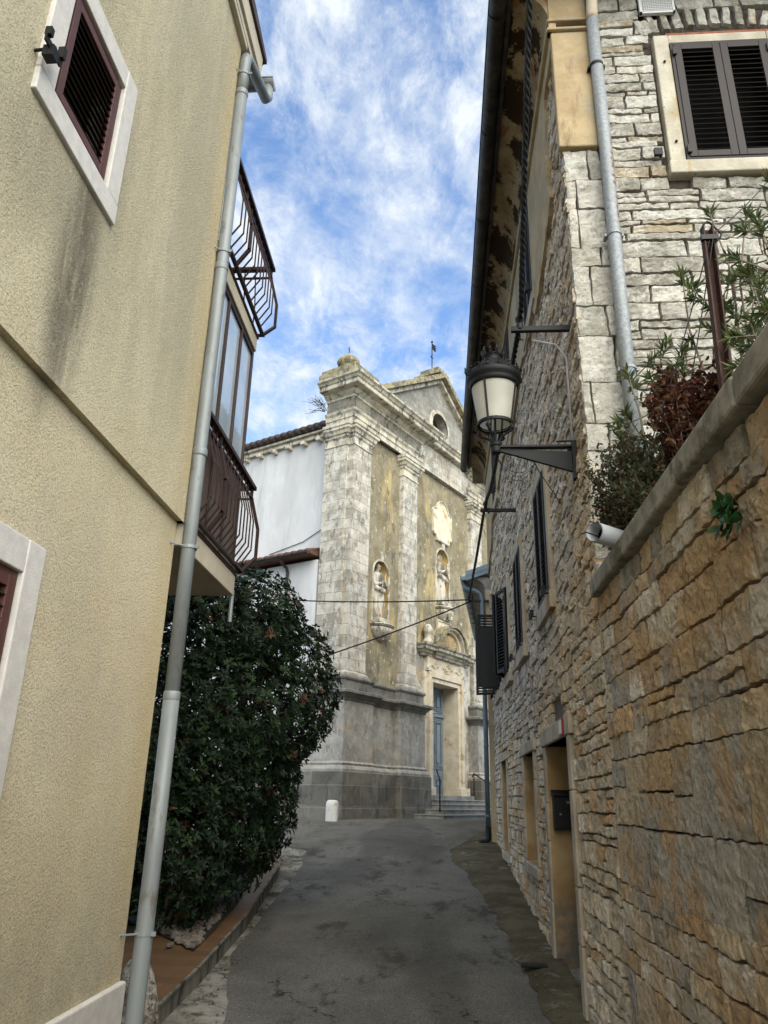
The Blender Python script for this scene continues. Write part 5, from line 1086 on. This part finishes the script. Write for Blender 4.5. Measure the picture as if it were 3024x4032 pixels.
    for c0, rr in ((5.5, .17), (4.72, .11), (6.28, .11)):
        q = MB(TC)
        for a in range(2): q.tube([(c0+rr*(1-.45*a)*cos(t)*1.25, -.005, 5.53+rr*(1-.45*a)*sin(t)) for t in [k*pi/8 for k in range(15)]], .022, 6)
        for s_ in (-1, 1): q.tube([(c0+s_*rr*1.2, -.005, 5.45), (c0+s_*rr*1.7, -.005, 5.55), (c0+s_*rr*2.0, -.005, 5.46)], .02, 6)
        q.build('carved_relief', M['ch_portal'], po, smooth=True)
    for (x_, y_, z_, r_) in ((4.34, -.0, 5.42, .07), (6.66, -.0, 5.42, .07), (6.8, .08, 4.95, .09)): q = MB(TC); q.tube([(x_+r_*k_*.16*cos(k_*.7), y_, z_+r_*k_*.16*sin(k_*.7)) for k_ in range(7)], r_*.45, 6); q.build('scroll', M['ch_portal'], po, smooth=True)
    cp = [(4.02, .16), (4.02, -.0), (4.66, -.0), (4.66, -.10), (6.34, -.10), (6.34, 0), (6.98, 0), (6.98, .16)]
    q = MB(TC); q.sweep(cp, [(-.12, 5.74), (.0, 5.75), (.02, 5.80), (.08, 5.84), (.10, 5.90), (.19, 5.92), (.20, 6.0), (.25, 6.03), (.27, 6.08), (.0, 6.12), (-.16, 6.13)]); q.build('portal_cornice', M['ch_mould'], po)
    # segmental pediment
    def arcb(r0, r1, y0, y1, mat, nm):
        q = MB(TC); c0 = 6.0; n = 20
        for k in range(n):
            a, b = pi-pi*k/n, pi-pi*(k+1)/n; e = .92
            P = [(5.5+r*cos(t), c0+.10+r*sin(t)*e) for r, t in ((r0, a), (r0, b), (r1, b), (r1, a))]
            for (i, j) in ((0, 1), (1, 2), (2, 3), (3, 0)): q.quad((P[i][0], y0, P[i][1]), (P[j][0], y0, P[j][1]), (P[j][0], y1, P[j][1]), (P[i][0], y1, P[i][1]))
            q.add([(p[0], y0, p[1]) for p in P], [(0, 1, 2, 3)])
        return q.build(nm, mat, po)
    arcb(.60, .68, -.16, .16, M['ch_portal'], 'pediment_arch'); arcb(.682, .76, -.28, .16, M['ch_mould'], 'pediment_arch'); arcb(.762, .84, -.36, .16, M['ch_lichen'], 'pediment_arch')
    q = MB(TC); q.add([(5.5+.62*cos(pi*k/16), .02, 6.1+.57*sin(pi*k/16)) for k in range(17)], [tuple(range(17))])
    q.build('tympanum', M['ch_portal'], po)
    q = MB(TC)
    for k in range(13): t = pi*(k+.5)/13; q.tube([(5.5, .0, 6.12), (5.5+.25*cos(t), -.04, 6.12+.23*sin(t)), (5.5+.48*cos(t), -.07, 6.12+.44*sin(t))], [.02, .04, .07], 7)
    q.build('shell_carving', simple('ochre_shell', (.46, .34, .18), .9, var=.4, sc=7), po, smooth=True)
    R = random.Random(8)
    for s_ in (4.28, 6.74):
        q = MB(TC)
        q.lathe([(.16, 6.12), (.18, 6.2), (.10, 6.3), (.14, 6.42), (.17, 6.52), (.12, 6.62), (.06, 6.72)], (s_, -.02, 0), 12, mod=lambda t, z: 1+.25*nz(cos(t), sin(t), z*5, 1.3))
        for k in range(6): q.ball((s_+R.uniform(-.15, .15), -.08, 6.2+R.uniform(0, .45)), R.uniform(.05, .08), 7)
        q.build('finial_carving', M['ch_mould'], po, smooth=True)
    # door leaves
    dl = MB(TC); dl.box(4.7, 6.3, .60, .66, 1.72, 5.0); D = dl.build('door', M['door_blue'], H)
    q = MB(TC)
    for (x0, x1) in ((4.74, 5.44), (5.56, 6.26)):
        for (z0, z1) in ((1.82, 2.35), (2.5, 4.05), (4.2, 4.9)):
            for k in range(3):
                i = .05*k+.02; y = .575-.012*k
                if x1-x0-2*i < .1 or z1-z0-2*i < .1: continue
                q.box(x0+i, x1-i, y, .60, z1-i-.03, z1-i); q.box(x0+i, x1-i, y, .60, z0+i, z0+i+.03); q.box(x0+i, x0+i+.03, y+.001, .60, z0+i+.03, z1-i-.03); q.box(x1-i-.03, x1-i, y+.001, .60, z0+i+.03, z1-i-.03)
            q.box(x0+.26, x1-.26, .55, .60, z0+.2, z1-.2)
    q.build('door_panel', M['door_blue'], D)
    q = MB(TC); q.box(5.44, 5.56, .52, .60, 1.72, 4.98); q.box(5.40, 5.60, .48, .60, 4.05, 4.14); q.box(5.38, 5.62, .46, .60, 4.16, 4.22); q.box(4.72, 6.28, .54, .60, 4.08, 4.17); q.box(5.40, 5.60, .50, .60, 1.72, 2.2); q.tube([(5.62, .56, 2.95), (5.62, .50, 3.0), (5.62, .50, 3.25), (5.62, .56, 3.3)], .015, 6); q.build('door_astragal', M['door_blue'], D, bevel=.008)
    # steps
    q = MB(TC); zz = [1.12, 1.24, 1.37, 1.50, 1.62]
    for k, (o, x0, x1) in enumerate(((1.28, 2.95, 7.9), (.98, 3.5, 7.7), (.68, 3.97, 7.6), (.38, 3.97, 7.5))):
        z1 = zz[k+1]; q.box(x0, x1, -o, .14, .9+.001*k, z1-.035); q.box(x0-.02, x1+.02, -o-.03, .139, z1-.034, z1)
    q.box(4.05, 6.95, -.16, .6, 1.5, 1.735); q.build('steps', simple('grey_step_stone', (.30, .29, .26), .9, var=.45, sc=4, bump=.3), H, bevel=.012)
    # base paving fringe
    return H
church()
def railing(x, lab, P):
    q = MB(TC); q.tube(P, .02, 8); q.tube([P[1], (P[1][0], P[1][1], 1.3)], .018, 8)
    tag(q.build('handrail', M['black_iron'], smooth=True), lab, 'handrail')
railing(0, 'black iron handrail at the left end of the church steps', [(4.03, -.45, 2.42), (3.33, -.95, 2.12), (3.33, -.95, 2.10), (3.33, -.95, 1.3)])
railing(0, 'black iron handrail with curled end right of the church door', [(7.0, -.05, 2.30), (7.0, -.12, 2.42), (7.05, -.5, 2.18), (7.1, -1.3, 1.85)])
def annex():
    H = thing('annex', TC @ Vector((1, 5, 0)), 'low white annex with red tiled roof against the church side', 'building', RZ)
    q = MB(TC); q.box(-.0, .34, 1.06, 16, .9, 7.85); q.build('wall', M['white'], H)
    q = MB(TC); q.prism([(-.32, 1.08, 7.95), (-.32, 1.08, 8.02), (.345, 1.08, 8.20), (.345, 1.08, 7.95)], (0, 15, 0)); rf = q.build('roof', simple('terracotta_tile', (.13, .062, .042), .85, var=.5, sc=4, bump=.4), H)
    q = MB(TC)
    for k in range(60): q.tube([(-.36, 1.2+k*.25, 8.03), (.345, 1.2+k*.25, 8.24)], .07, 6)
    q.build('roof_tile', rf.data.materials[0], rf, smooth=True)
    q = MB(TC); arc = [(cos(pi+pi*k/8)*.07, sin(pi+pi*k/8)*.07) for k in range(9)]; vs = [(-.42+c, y, 7.98+e) for y in (1.08, 16) for c, e in arc]; q.add(vs, [(k, k+1, k+10, k+9) for k in range(8)]+[tuple(range(9))]); q.tube([(-.36, 2.1, 7.93), (-.3, 2.1, 7.8), (-.1, 2.1, 7.72), (-.05, 2.1, 7.6), (-.05, 2.1, 2)], .045, 8); q.build('gutter', M['gutter_dark'], H)
annex()
def low_wall():   # rubble footing left of the corner
    H = thing('rubble_footing', TC @ Vector((-.2, 2.5, .9)), 'low dark rubble footing wall left of the white bollard', 'wall', RZ)
    q = MB(TC); q.box(-.26, .1, 1.16, 9, .9, 1.36); q.build('core', M['mortar_dark'], H)
    q = MB(TC); stones(q, 1.16, 6, .95, 1.38, (.12, .2), (.2, .4), [], lambda u, v, d: (-.32+d, u, v), lambda u, v, R: pick(R, [(1, (.14, .13, .11)), (1, (.22, .20, .16))]), 41, .07, .03, .02, .02); q.build('stonework', M['stone_side'], H)
    q = MB(TC); q.box(-.36, .1, 1.16, 9, 1.38, 1.74); q.box(-.32, .1, 1.16, 9, 1.742, 2.2); q.build('ashlar', M['ch_base'], H, bevel=.02)
low_wall()
def bollard():
    q = MB(); c = (-2.50, 18.9); w = .145; prof = [(1, 0), (1, .30), (.98, .40), (.90, .455), (.72, .485), (.3, .495)]; vs = []; K = 20
    for s_, z in prof:
        for k in range(K):
            t = 2*pi*k/K; e = (abs(cos(t))**5+abs(sin(t))**5)**(-1/5); vs.append((c[0]+w*s_*e*cos(t)*(1+.03*nz(cos(t), sin(t), z*6)), c[1]+w*s_*e*sin(t), 1.06+z))
    q.add(vs, [(j*K+i, j*K+(i+1) % K, (j+1)*K+(i+1) % K, (j+1)*K+i) for j in range(5) for i in range(K)]+[tuple(range(5*K, 6*K))])
    m = NM('whitewashed_stone', .9, .2); col = m.mix(m.noise(5, 6, .65, lo=.30, hi=.50), (.30, .28, .25), (.64, .62, .57)); m.bump(m.noise(20, 5), .4, .01)
    tag(q.build('bollard', m.done(col), smooth=True), 'squat whitewashed stone bollard at the church corner', 'bollard')
bollard()

# ------------------------------------------------------------------ statues
def statue(cx, z0, lab, child):
    q = MB(TC); y = .30
    folds = lambda t, z: 1+.10*sin(9*t+z*1.2)*(1.25-.5*(z-z0))+.05*sin(17*t+1.3)
    q.lathe([(.27, z0), (.275, z0+.06), (.25, z0+.35), (.225, z0+.62), (.20, z0+.85), (.17, z0+1.0)], (cx, y, 0), 44, mod=folds)
    q.lathe([(.165, z0+.95), (.17, z0+1.05), (.205, z0+1.2), (.215, z0+1.30), (.17, z0+1.38), (.07, z0+1.42), (.058, z0+1.47), (.05, z0+1.5)], (cx, y, 0), 20, mod=lambda t, z: 1 if z < z0+1.0 else (.82+.25*abs(cos(t))))
    hz_ = z0+1.57
    q.ball((cx+.02, y-.02, hz_), .088, 14, (.88, 1, 1.22)); q.ball((cx+.025, y-.115, hz_-.005), .020, 8, (.8, 1, 1.3)); q.ball((cx+.02, y-.09, hz_-.075), .03, 8)
    q.ball((cx+.015, y+.01, hz_+.025), .098, 12, (.95, 1.02, 1.1))   # hair or veil
    if child: q.lathe([(.11, hz_+.07), (.13, hz_-.02), (.16, hz_-.14), (.20, hz_-.25)], (cx, y+.04, 0), 14)
    # arms: near arm across the chest, far arm bent at the side
    q.tube([(cx-.19, y, z0+1.30), (cx-.24, y-.03, z0+1.12), (cx-.22, y-.10, z0+.98), (cx-.08, y-.22, z0+1.03), (cx+.03, y-.25, z0+1.10)], [.075, .075, .07, .05, .032], 10)
    q.tube([(cx+.19, y, z0+1.30), (cx+.27, y-.04, z0+1.12), (cx+.25, y-.12, z0+.96), (cx+.14, y-.24, z0+1.02), (cx+.06, y-.26, z0+1.10)], [.075, .08, .075, .05, .032], 10)
    for k in range(5): q.tube([(cx+.03+.012*k, y-.26, z0+1.08+.012*k), (cx+.05+.012*k, y-.285, z0+1.12+.014*k)], .012, 5)
    # mantle fold over the hip and trailing side
    q.tube([(cx-.24, y-.05, z0+.95), (cx-.15, y-.20, z0+.85), (cx+.02, y-.24, z0+.80), (cx+.20, y-.14, z0+.90)], [.05, .07, .07, .05], 8)
    q.tube([(cx-.24, y-.02, z0+1.2), (cx-.28, y-.04, z0+.8), (cx-.26, y-.05, z0+.45), (cx-.27, y-.04, z0+.10)], [.06, .07, .06, .05], 8)
    if child:
        q.ball((cx+.20, y-.25, z0+1.30), .062, 10, (1, 1, 1.15)); q.tube([(cx+.19, y-.24, z0+1.24), (cx+.17, y-.24, z0+1.10), (cx+.18, y-.24, z0+1.0)], [.05, .07, .06], 8)
        q.tube([(cx+.19, y-.24, z0+1.0), (cx+.22, y-.29, z0+.90), (cx+.20, y-.30, z0+.78)], [.045, .04, .025], 7); q.tube([(cx+.20, y-.24, z0+1.20), (cx+.27, y-.28, z0+1.14)], [.03, .02], 6)
        q.tube([(cx-.10, y-.22, z0+.82), (cx+.06, y-.27, z0+.72), (cx+.22, y-.12, z0+.80)], [.06, .08, .05], 8)
    else:
        for k in range(16): t = k/15; q.ball((cx-.04-.10*t, y-.22-.06*sin(pi*t), z0+1.25-.62*t), .02, 6)
        q.tube([(cx+.05, y-.26, z0+1.15), (cx+.10, y-.27, z0+1.38)], .018, 6)
    H = thing('statue', TC @ Vector((cx, y, z0-.12)), lab, 'statue', RZ)
    q.build('figure', M['statue'], H, remesh=.016)
    q = MB(TC); q.box(cx-.30, cx+.30, -.02, .5, z0-.13, z0+.0); q.build('pedestal', M['ch_mould'], H, bevel=.01)
statue(1.84, 6.42, 'weathered statue of a robed figure with a string of beads, in the left niche', False)
statue(5.52, 7.70, 'pale statue of a veiled woman carrying a child, in the niche above the door', True)

# ================================================================== PLANTS
def leaf_add(V, F_, C, o, d, nrm, L, w, col, fold=.35, droop=.15):
    s_ = d.cross(nrm); 
    if s_.length < 1e-4: return
    s_.normalize(); n2 = s_.cross(d).normalized(); b = len(V)
    if w > .3*L:
        m1, m2, f1 = o+d*L*.28-n2*L*droop*.1, o+d*L*.68-n2*L*droop*.5, n2*w*fold*.5
        V += [o, m1+s_*w*.45+f1, m2+s_*w*.42+f1, o+d*L-n2*L*droop, m2-s_*w*.42+f1, m1-s_*w*.45+f1, m1, m2]
        F_ += [(b, b+1, b+6), (b+1, b+2, b+7, b+6), (b+2, b+3, b+7), (b+3, b+4, b+7), (b+4, b+5, b+6, b+7), (b+5, b, b+6)]; C += [col]*8
    else:
        m = o+d*L*.45
        V += [o, m+s_*w/2+n2*w*fold*.5, o+d*L-n2*L*droop, m-s_*w/2+n2*w*fold*.5]
        F_ += [(b, b+1, b+2), (b, b+2, b+3)]; C += [col]*4
def rv(R): 
    while True:
        v = Vector((R.uniform(-1, 1), R.uniform(-1, 1), R.uniform(-1, 1)))
        if .05 < v.length < 1: return v.normalized()
def hedge():
    R = random.Random(17); H = thing('hedge_shrub', (-2.9, 9.2, .5), 'tall dense dark green broadleaf shrub beside the tiled terrace', 'shrub')
    ell = [((-2.68, 9.15, 2.62), (1.22, 1.45, 1.48)), ((-2.72, 8.9, 1.40), (.95, 1.2, 1.05)), ((-2.02, 9.55, 2.85), (.74, .95, 1.0)), ((-3.4, 8.3, 2.3), (1.1, 1.0, 1.6)), ((-2.35, 8.7, 3.5), (.80, .9, .66)), ((-2.9, 8.3, 3.3), (.8, .8, .7)), ((-2.2, 9.5, 1.7), (.55, .8, .9)), ((-3.3, 9.6, 3.2), (1.2, 1.2, 1.0)), ((-2.75, 8.4, 2.0), (.78, .72, 1.1)), ((-2.6, 8.05, 1.12), (.55, .5, .72)), ((-3.2, 8.0, 1.5), (.8, .6, 1.1))]
    V, F_, C = [], [], []; tot = sum(r[0]*r[1]+r[1]*r[2]+r[0]*r[2] for _, r in ell); twigs = MB()
    for (c, r) in ell:
        nw = int(18500*(r[0]*r[1]+r[1]*r[2]+r[0]*r[2])/tot)
        for k in range(nw):
            d = rv(R); rad = 1-abs(R.gauss(0, .10)) if R.random() < .8 else R.uniform(.5, .95)
            rad += .13*nz(d.x*2.2+c[0], d.y*2.2, d.z*2.2+c[2])
            p = Vector((c[0]+d.x*r[0]*rad, c[1]+d.y*r[1]*rad, c[2]+d.z*r[2]*rad))
            if p.z < gz(p.y)+.22+.1*R.random(): continue
            # drop points deep in other ellipsoids
            if any(((p.x-e[0][0])/e[1][0])**2+((p.y-e[0][1])/e[1][1])**2+((p.z-e[0][2])/e[1][2])**2 < .5 for e in ell): 
                if R.random() < .8: continue
            out = Vector((d.x/r[0], d.y/r[1], d.z/r[2])).normalized(); ax = (out+Vector((0, 0, .5))+rv(R)*.5).normalized()
            a = ax.orthogonal().normalized(); b = ax.cross(a); n = R.randint(5, 8); t0 = R.random()*6.28; g = R.uniform(.75, 1.3)
            young = R.random() < .12
            base = (.010*g, .023*g, .0075*g) if not young else (.024*g, .047*g, .014*g)
            if R.random() < .02: base = (.07, .035, .015)
            for i in range(n):
                t = t0+i*2.4; dd = (a*cos(t)+b*sin(t)+ax*R.uniform(.1, .8)).normalized(); L = R.uniform(.045, .082)
                leaf_add(V, F_, C, p+dd*.008, dd, (ax+rv(R)*.35).normalized(), L, L*.46, tuple(q*R.uniform(.8, 1.2) for q in base), .3, R.uniform(.05, .3))
            if R.random() < .10: twigs.tube([p-ax*.18+rv(R)*.03, p], [.005, .003], 4)
            if R.random() < .02 and rad > .95:
                up_ = (out+Vector((0, 0, 1.2))+rv(R)*.3).normalized(); e = p+up_*R.uniform(.08, .2); twigs.tube([p, e], [.005, .003], 4)
                for i in range(9): t = i*2.4; leaf_add(V, F_, C, p.lerp(e, i/9), (a*cos(t)+b*sin(t)+up_*.7).normalized(), up_, .075, .032, tuple(q*R.uniform(.8, 1.2) for q in base), .3, .1)
    m = MB(); m.add(V, F_, None, C); m.build('foliage', M['leaf'], H)
    for k in range(46):
        c, r = R.choice(ell[:5]); e = Vector(c)+rv(R)*.7*min(r); s0 = Vector((-2.85+R.uniform(-.3, .35), 8.75+R.uniform(-.5, .7), gz(8.8)+.1)); mid = s0.lerp(e, .5)+rv(R)*.15
        twigs.tube([s0, s0.lerp(mid, .5)+rv(R)*.05, mid, mid.lerp(e, .5)+rv(R)*.06, e], [.028, .024, .017, .011, .005], 6)
    twigs.build('branches', M['bark'], H)
hedge()
def shrub(name, lab, c, r, n, base, L, wr, seed, stem, cat='shrub', ground=2.9, mat='leaf_soft', twig='bark'):
    R = random.Random(seed); H = thing(name, (c[0], c[1], ground), lab, cat); V, F_, C = [], [], []; tw = MB(); tips = []
    for k in range(stem):
        d = rv(R); e = Vector((c[0]+d.x*r[0]*R.uniform(.4, 1), c[1]+d.y*r[1]*R.uniform(.4, 1), c[2]+d.z*r[2]*R.uniform(.4, 1))); s0 = Vector((c[0]+R.uniform(-.06, .06), c[1]+R.uniform(-.06, .06), ground)); mid = s0.lerp(e, .5)+rv(R)*.05
        P = [s0, mid, e]; tw.tube(P, [.009, .006, .003], 5); tips.append(P)
    for k in range(n):
        P = R.choice(tips); t = R.uniform(.35, 1.05); p = (P[0].lerp(P[1], t*2) if t < .5 else P[1].lerp(P[2], t*2-1))+rv(R)*R.uniform(0, .5)*min(r)*.55
        g = R.uniform(.6, 1.4); bb = R.choice(base); d = (rv(R)+(p-Vector(c))*1.5+Vector((0, 0, .3))).normalized(); leaf_add(V, F_, C, p, d, rv(R), L*R.uniform(.6, 1.2), L*wr, tuple(q*g for q in bb))
    m = MB(); m.add(V, F_, None, C); m.build('foliage', M[mat], H); tw.build('stems', M[twig], H); return H
shrub('dark_shrub', 'fine leaved dark green and brown shrub spilling over the coping end', (1.20, 4.48, 3.46), (.32, .34, .42), 11000, [(.05, .06, .03), (.07, .07, .03), (.09, .05, .025), (.04, .05, .025)], .036, .45, 51, 95)
shrub('russet_shrub', 'small shrub with dark rust red leaves behind the coping', (1.40, 3.82, 3.62), (.25, .27, .33), 7500, [(.06, .018, .010), (.085, .028, .013), (.045, .014, .009), (.10, .045, .02)], .040, .55, 52, 60)
shrub('leafy_shrub', 'dense mixed green shrub between russet bush and coping', (1.34, 4.05, 3.26), (.30, .50, .36), 8000, [(.05, .07, .03), (.07, .085, .035), (.09, .06, .03)], .036, .45, 53, 70)
def oleander(lab, base, stems, seed):
    R = random.Random(seed); H = thing('oleander', base, lab, 'shrub', group='oleander stems behind the coping'); V, F_, C = [], [], []; tw = MB()
    for (tx, ty, tz) in stems:
        s0 = Vector(base)+rv(R)*.05; e = Vector((tx, ty, tz)); m1 = s0.lerp(e, .4)+rv(R)*.07; m2 = s0.lerp(e, .75)+rv(R)*.06; tw.tube([s0, m1, m2, e], [.010, .008, .006, .004], 6)
        heads = [(e, (e-m2).normalized())]
        for k in range(R.randint(4, 6)):
            b0 = m1.lerp(e, R.uniform(.1, .9)); e2 = b0+(rv(R)*.8+Vector((0, 0, .5))).normalized()*R.uniform(.10, .24); tw.tube([b0, e2], [.005, .003], 5); heads.append((e2, (e2-b0).normalized()))
        for h, ax in heads:
            a = ax.orthogonal().normalized(); b = ax.cross(a)
            for i in range(R.randint(18, 28)):
                t = R.random()*6.28; o = h-ax*R.uniform(0, .085); dd = (a*cos(t)+b*sin(t)+ax*R.uniform(.3, 1.8)).normalized(); g = R.uniform(.7, 1.35); L = R.uniform(.05, .105)
                leaf_add(V, F_, C, o, dd, (ax+rv(R)*.3).normalized(), L, .016, R.choice([(.07*g, .10*g, .035*g), (.05*g, .08*g, .03*g), (.13*g, .15*g, .05*g)]), .3, .05)
    m = MB(); m.add(V, F_, None, C); m.build('foliage', M['leaf_soft'], H); tw.build('stems', M['bark_pale'], H)
oleander('oleander with slim leaves nearest the galvanised pipe', (1.38, 4.35, 2.93), [(1.22, 4.4, 4.22), (1.20, 4.45, 3.95), (1.42, 4.3, 4.35), (1.32, 4.2, 3.9), (1.52, 4.2, 4.25)], 61)
oleander('tall oleander with long leaves behind the rusty post', (1.72, 3.9, 2.93), [(1.50, 4.0, 4.65), (1.68, 3.9, 5.05), (1.85, 3.8, 4.95), (1.62, 3.85, 4.5), (1.95, 3.7, 4.7)], 62)
oleander('oleander with pale green shoots at the right photo edge', (1.75, 3.35, 2.93), [(1.66, 3.5, 4.3), (1.74, 3.4, 4.05), (1.90, 3.4, 4.55), (1.85, 3.45, 4.85), (1.6, 3.45, 3.95), (1.75, 3.5, 4.65)], 63)
def creeper():
    R = random.Random(9); V, F_, C = [], [], []
    for k in range(16):
        p = Vector((XR-.03-R.random()*.03, 2.55+R.uniform(-.08, .09), 2.57+R.uniform(-.08, .07)))
        for i in range(3): leaf_add(V, F_, C, p, (Vector((-.5, R.uniform(-1, 1), R.uniform(-1, .6)))).normalized(), Vector((-1, 0, .3)), .055, .045, (.03*R.uniform(.8, 1.4), .085, .025), .2, .1)
    m = MB(); m.add(V, F_, None, C); tag(m.build('creeper', M['leaf']), 'small bright green leafy plant growing from the retaining wall', 'plant')
creeper()
def weeds():
    R = random.Random(19); V, F_, C = [], [], []; tw = MB(TC)
    for k in range(14):
        s0 = Vector((-.15+R.uniform(-.1, .1), 1.0+R.uniform(-.1, .05), 12.45+R.uniform(-.05, .4))); e = s0+Vector((R.uniform(-.3, -.05), R.uniform(.05, .5), R.uniform(-.05, .3))); tw.tube([s0, s0.lerp(e, .5)+rv(R)*.08, e], [.012, .009, .004], 4)
        e2 = e+rv(R)*.2; tw.tube([s0.lerp(e, .6), e2], [.008, .003], 4)
    tag(tw.build('dry_weeds', M['bark']), 'dry twiggy weeds growing from the church cornice', 'plant')
weeds()
def drain():
    y = 7.75; q = MB(); q.box(.70, .93, y-.06, y+.06, gz(y)+.05, gz(y)+.075)
    tag(q.build('drain_cover', M['black_iron'], bevel=.006), 'small black iron drain cover on the mossy strip', 'drain')
drain()
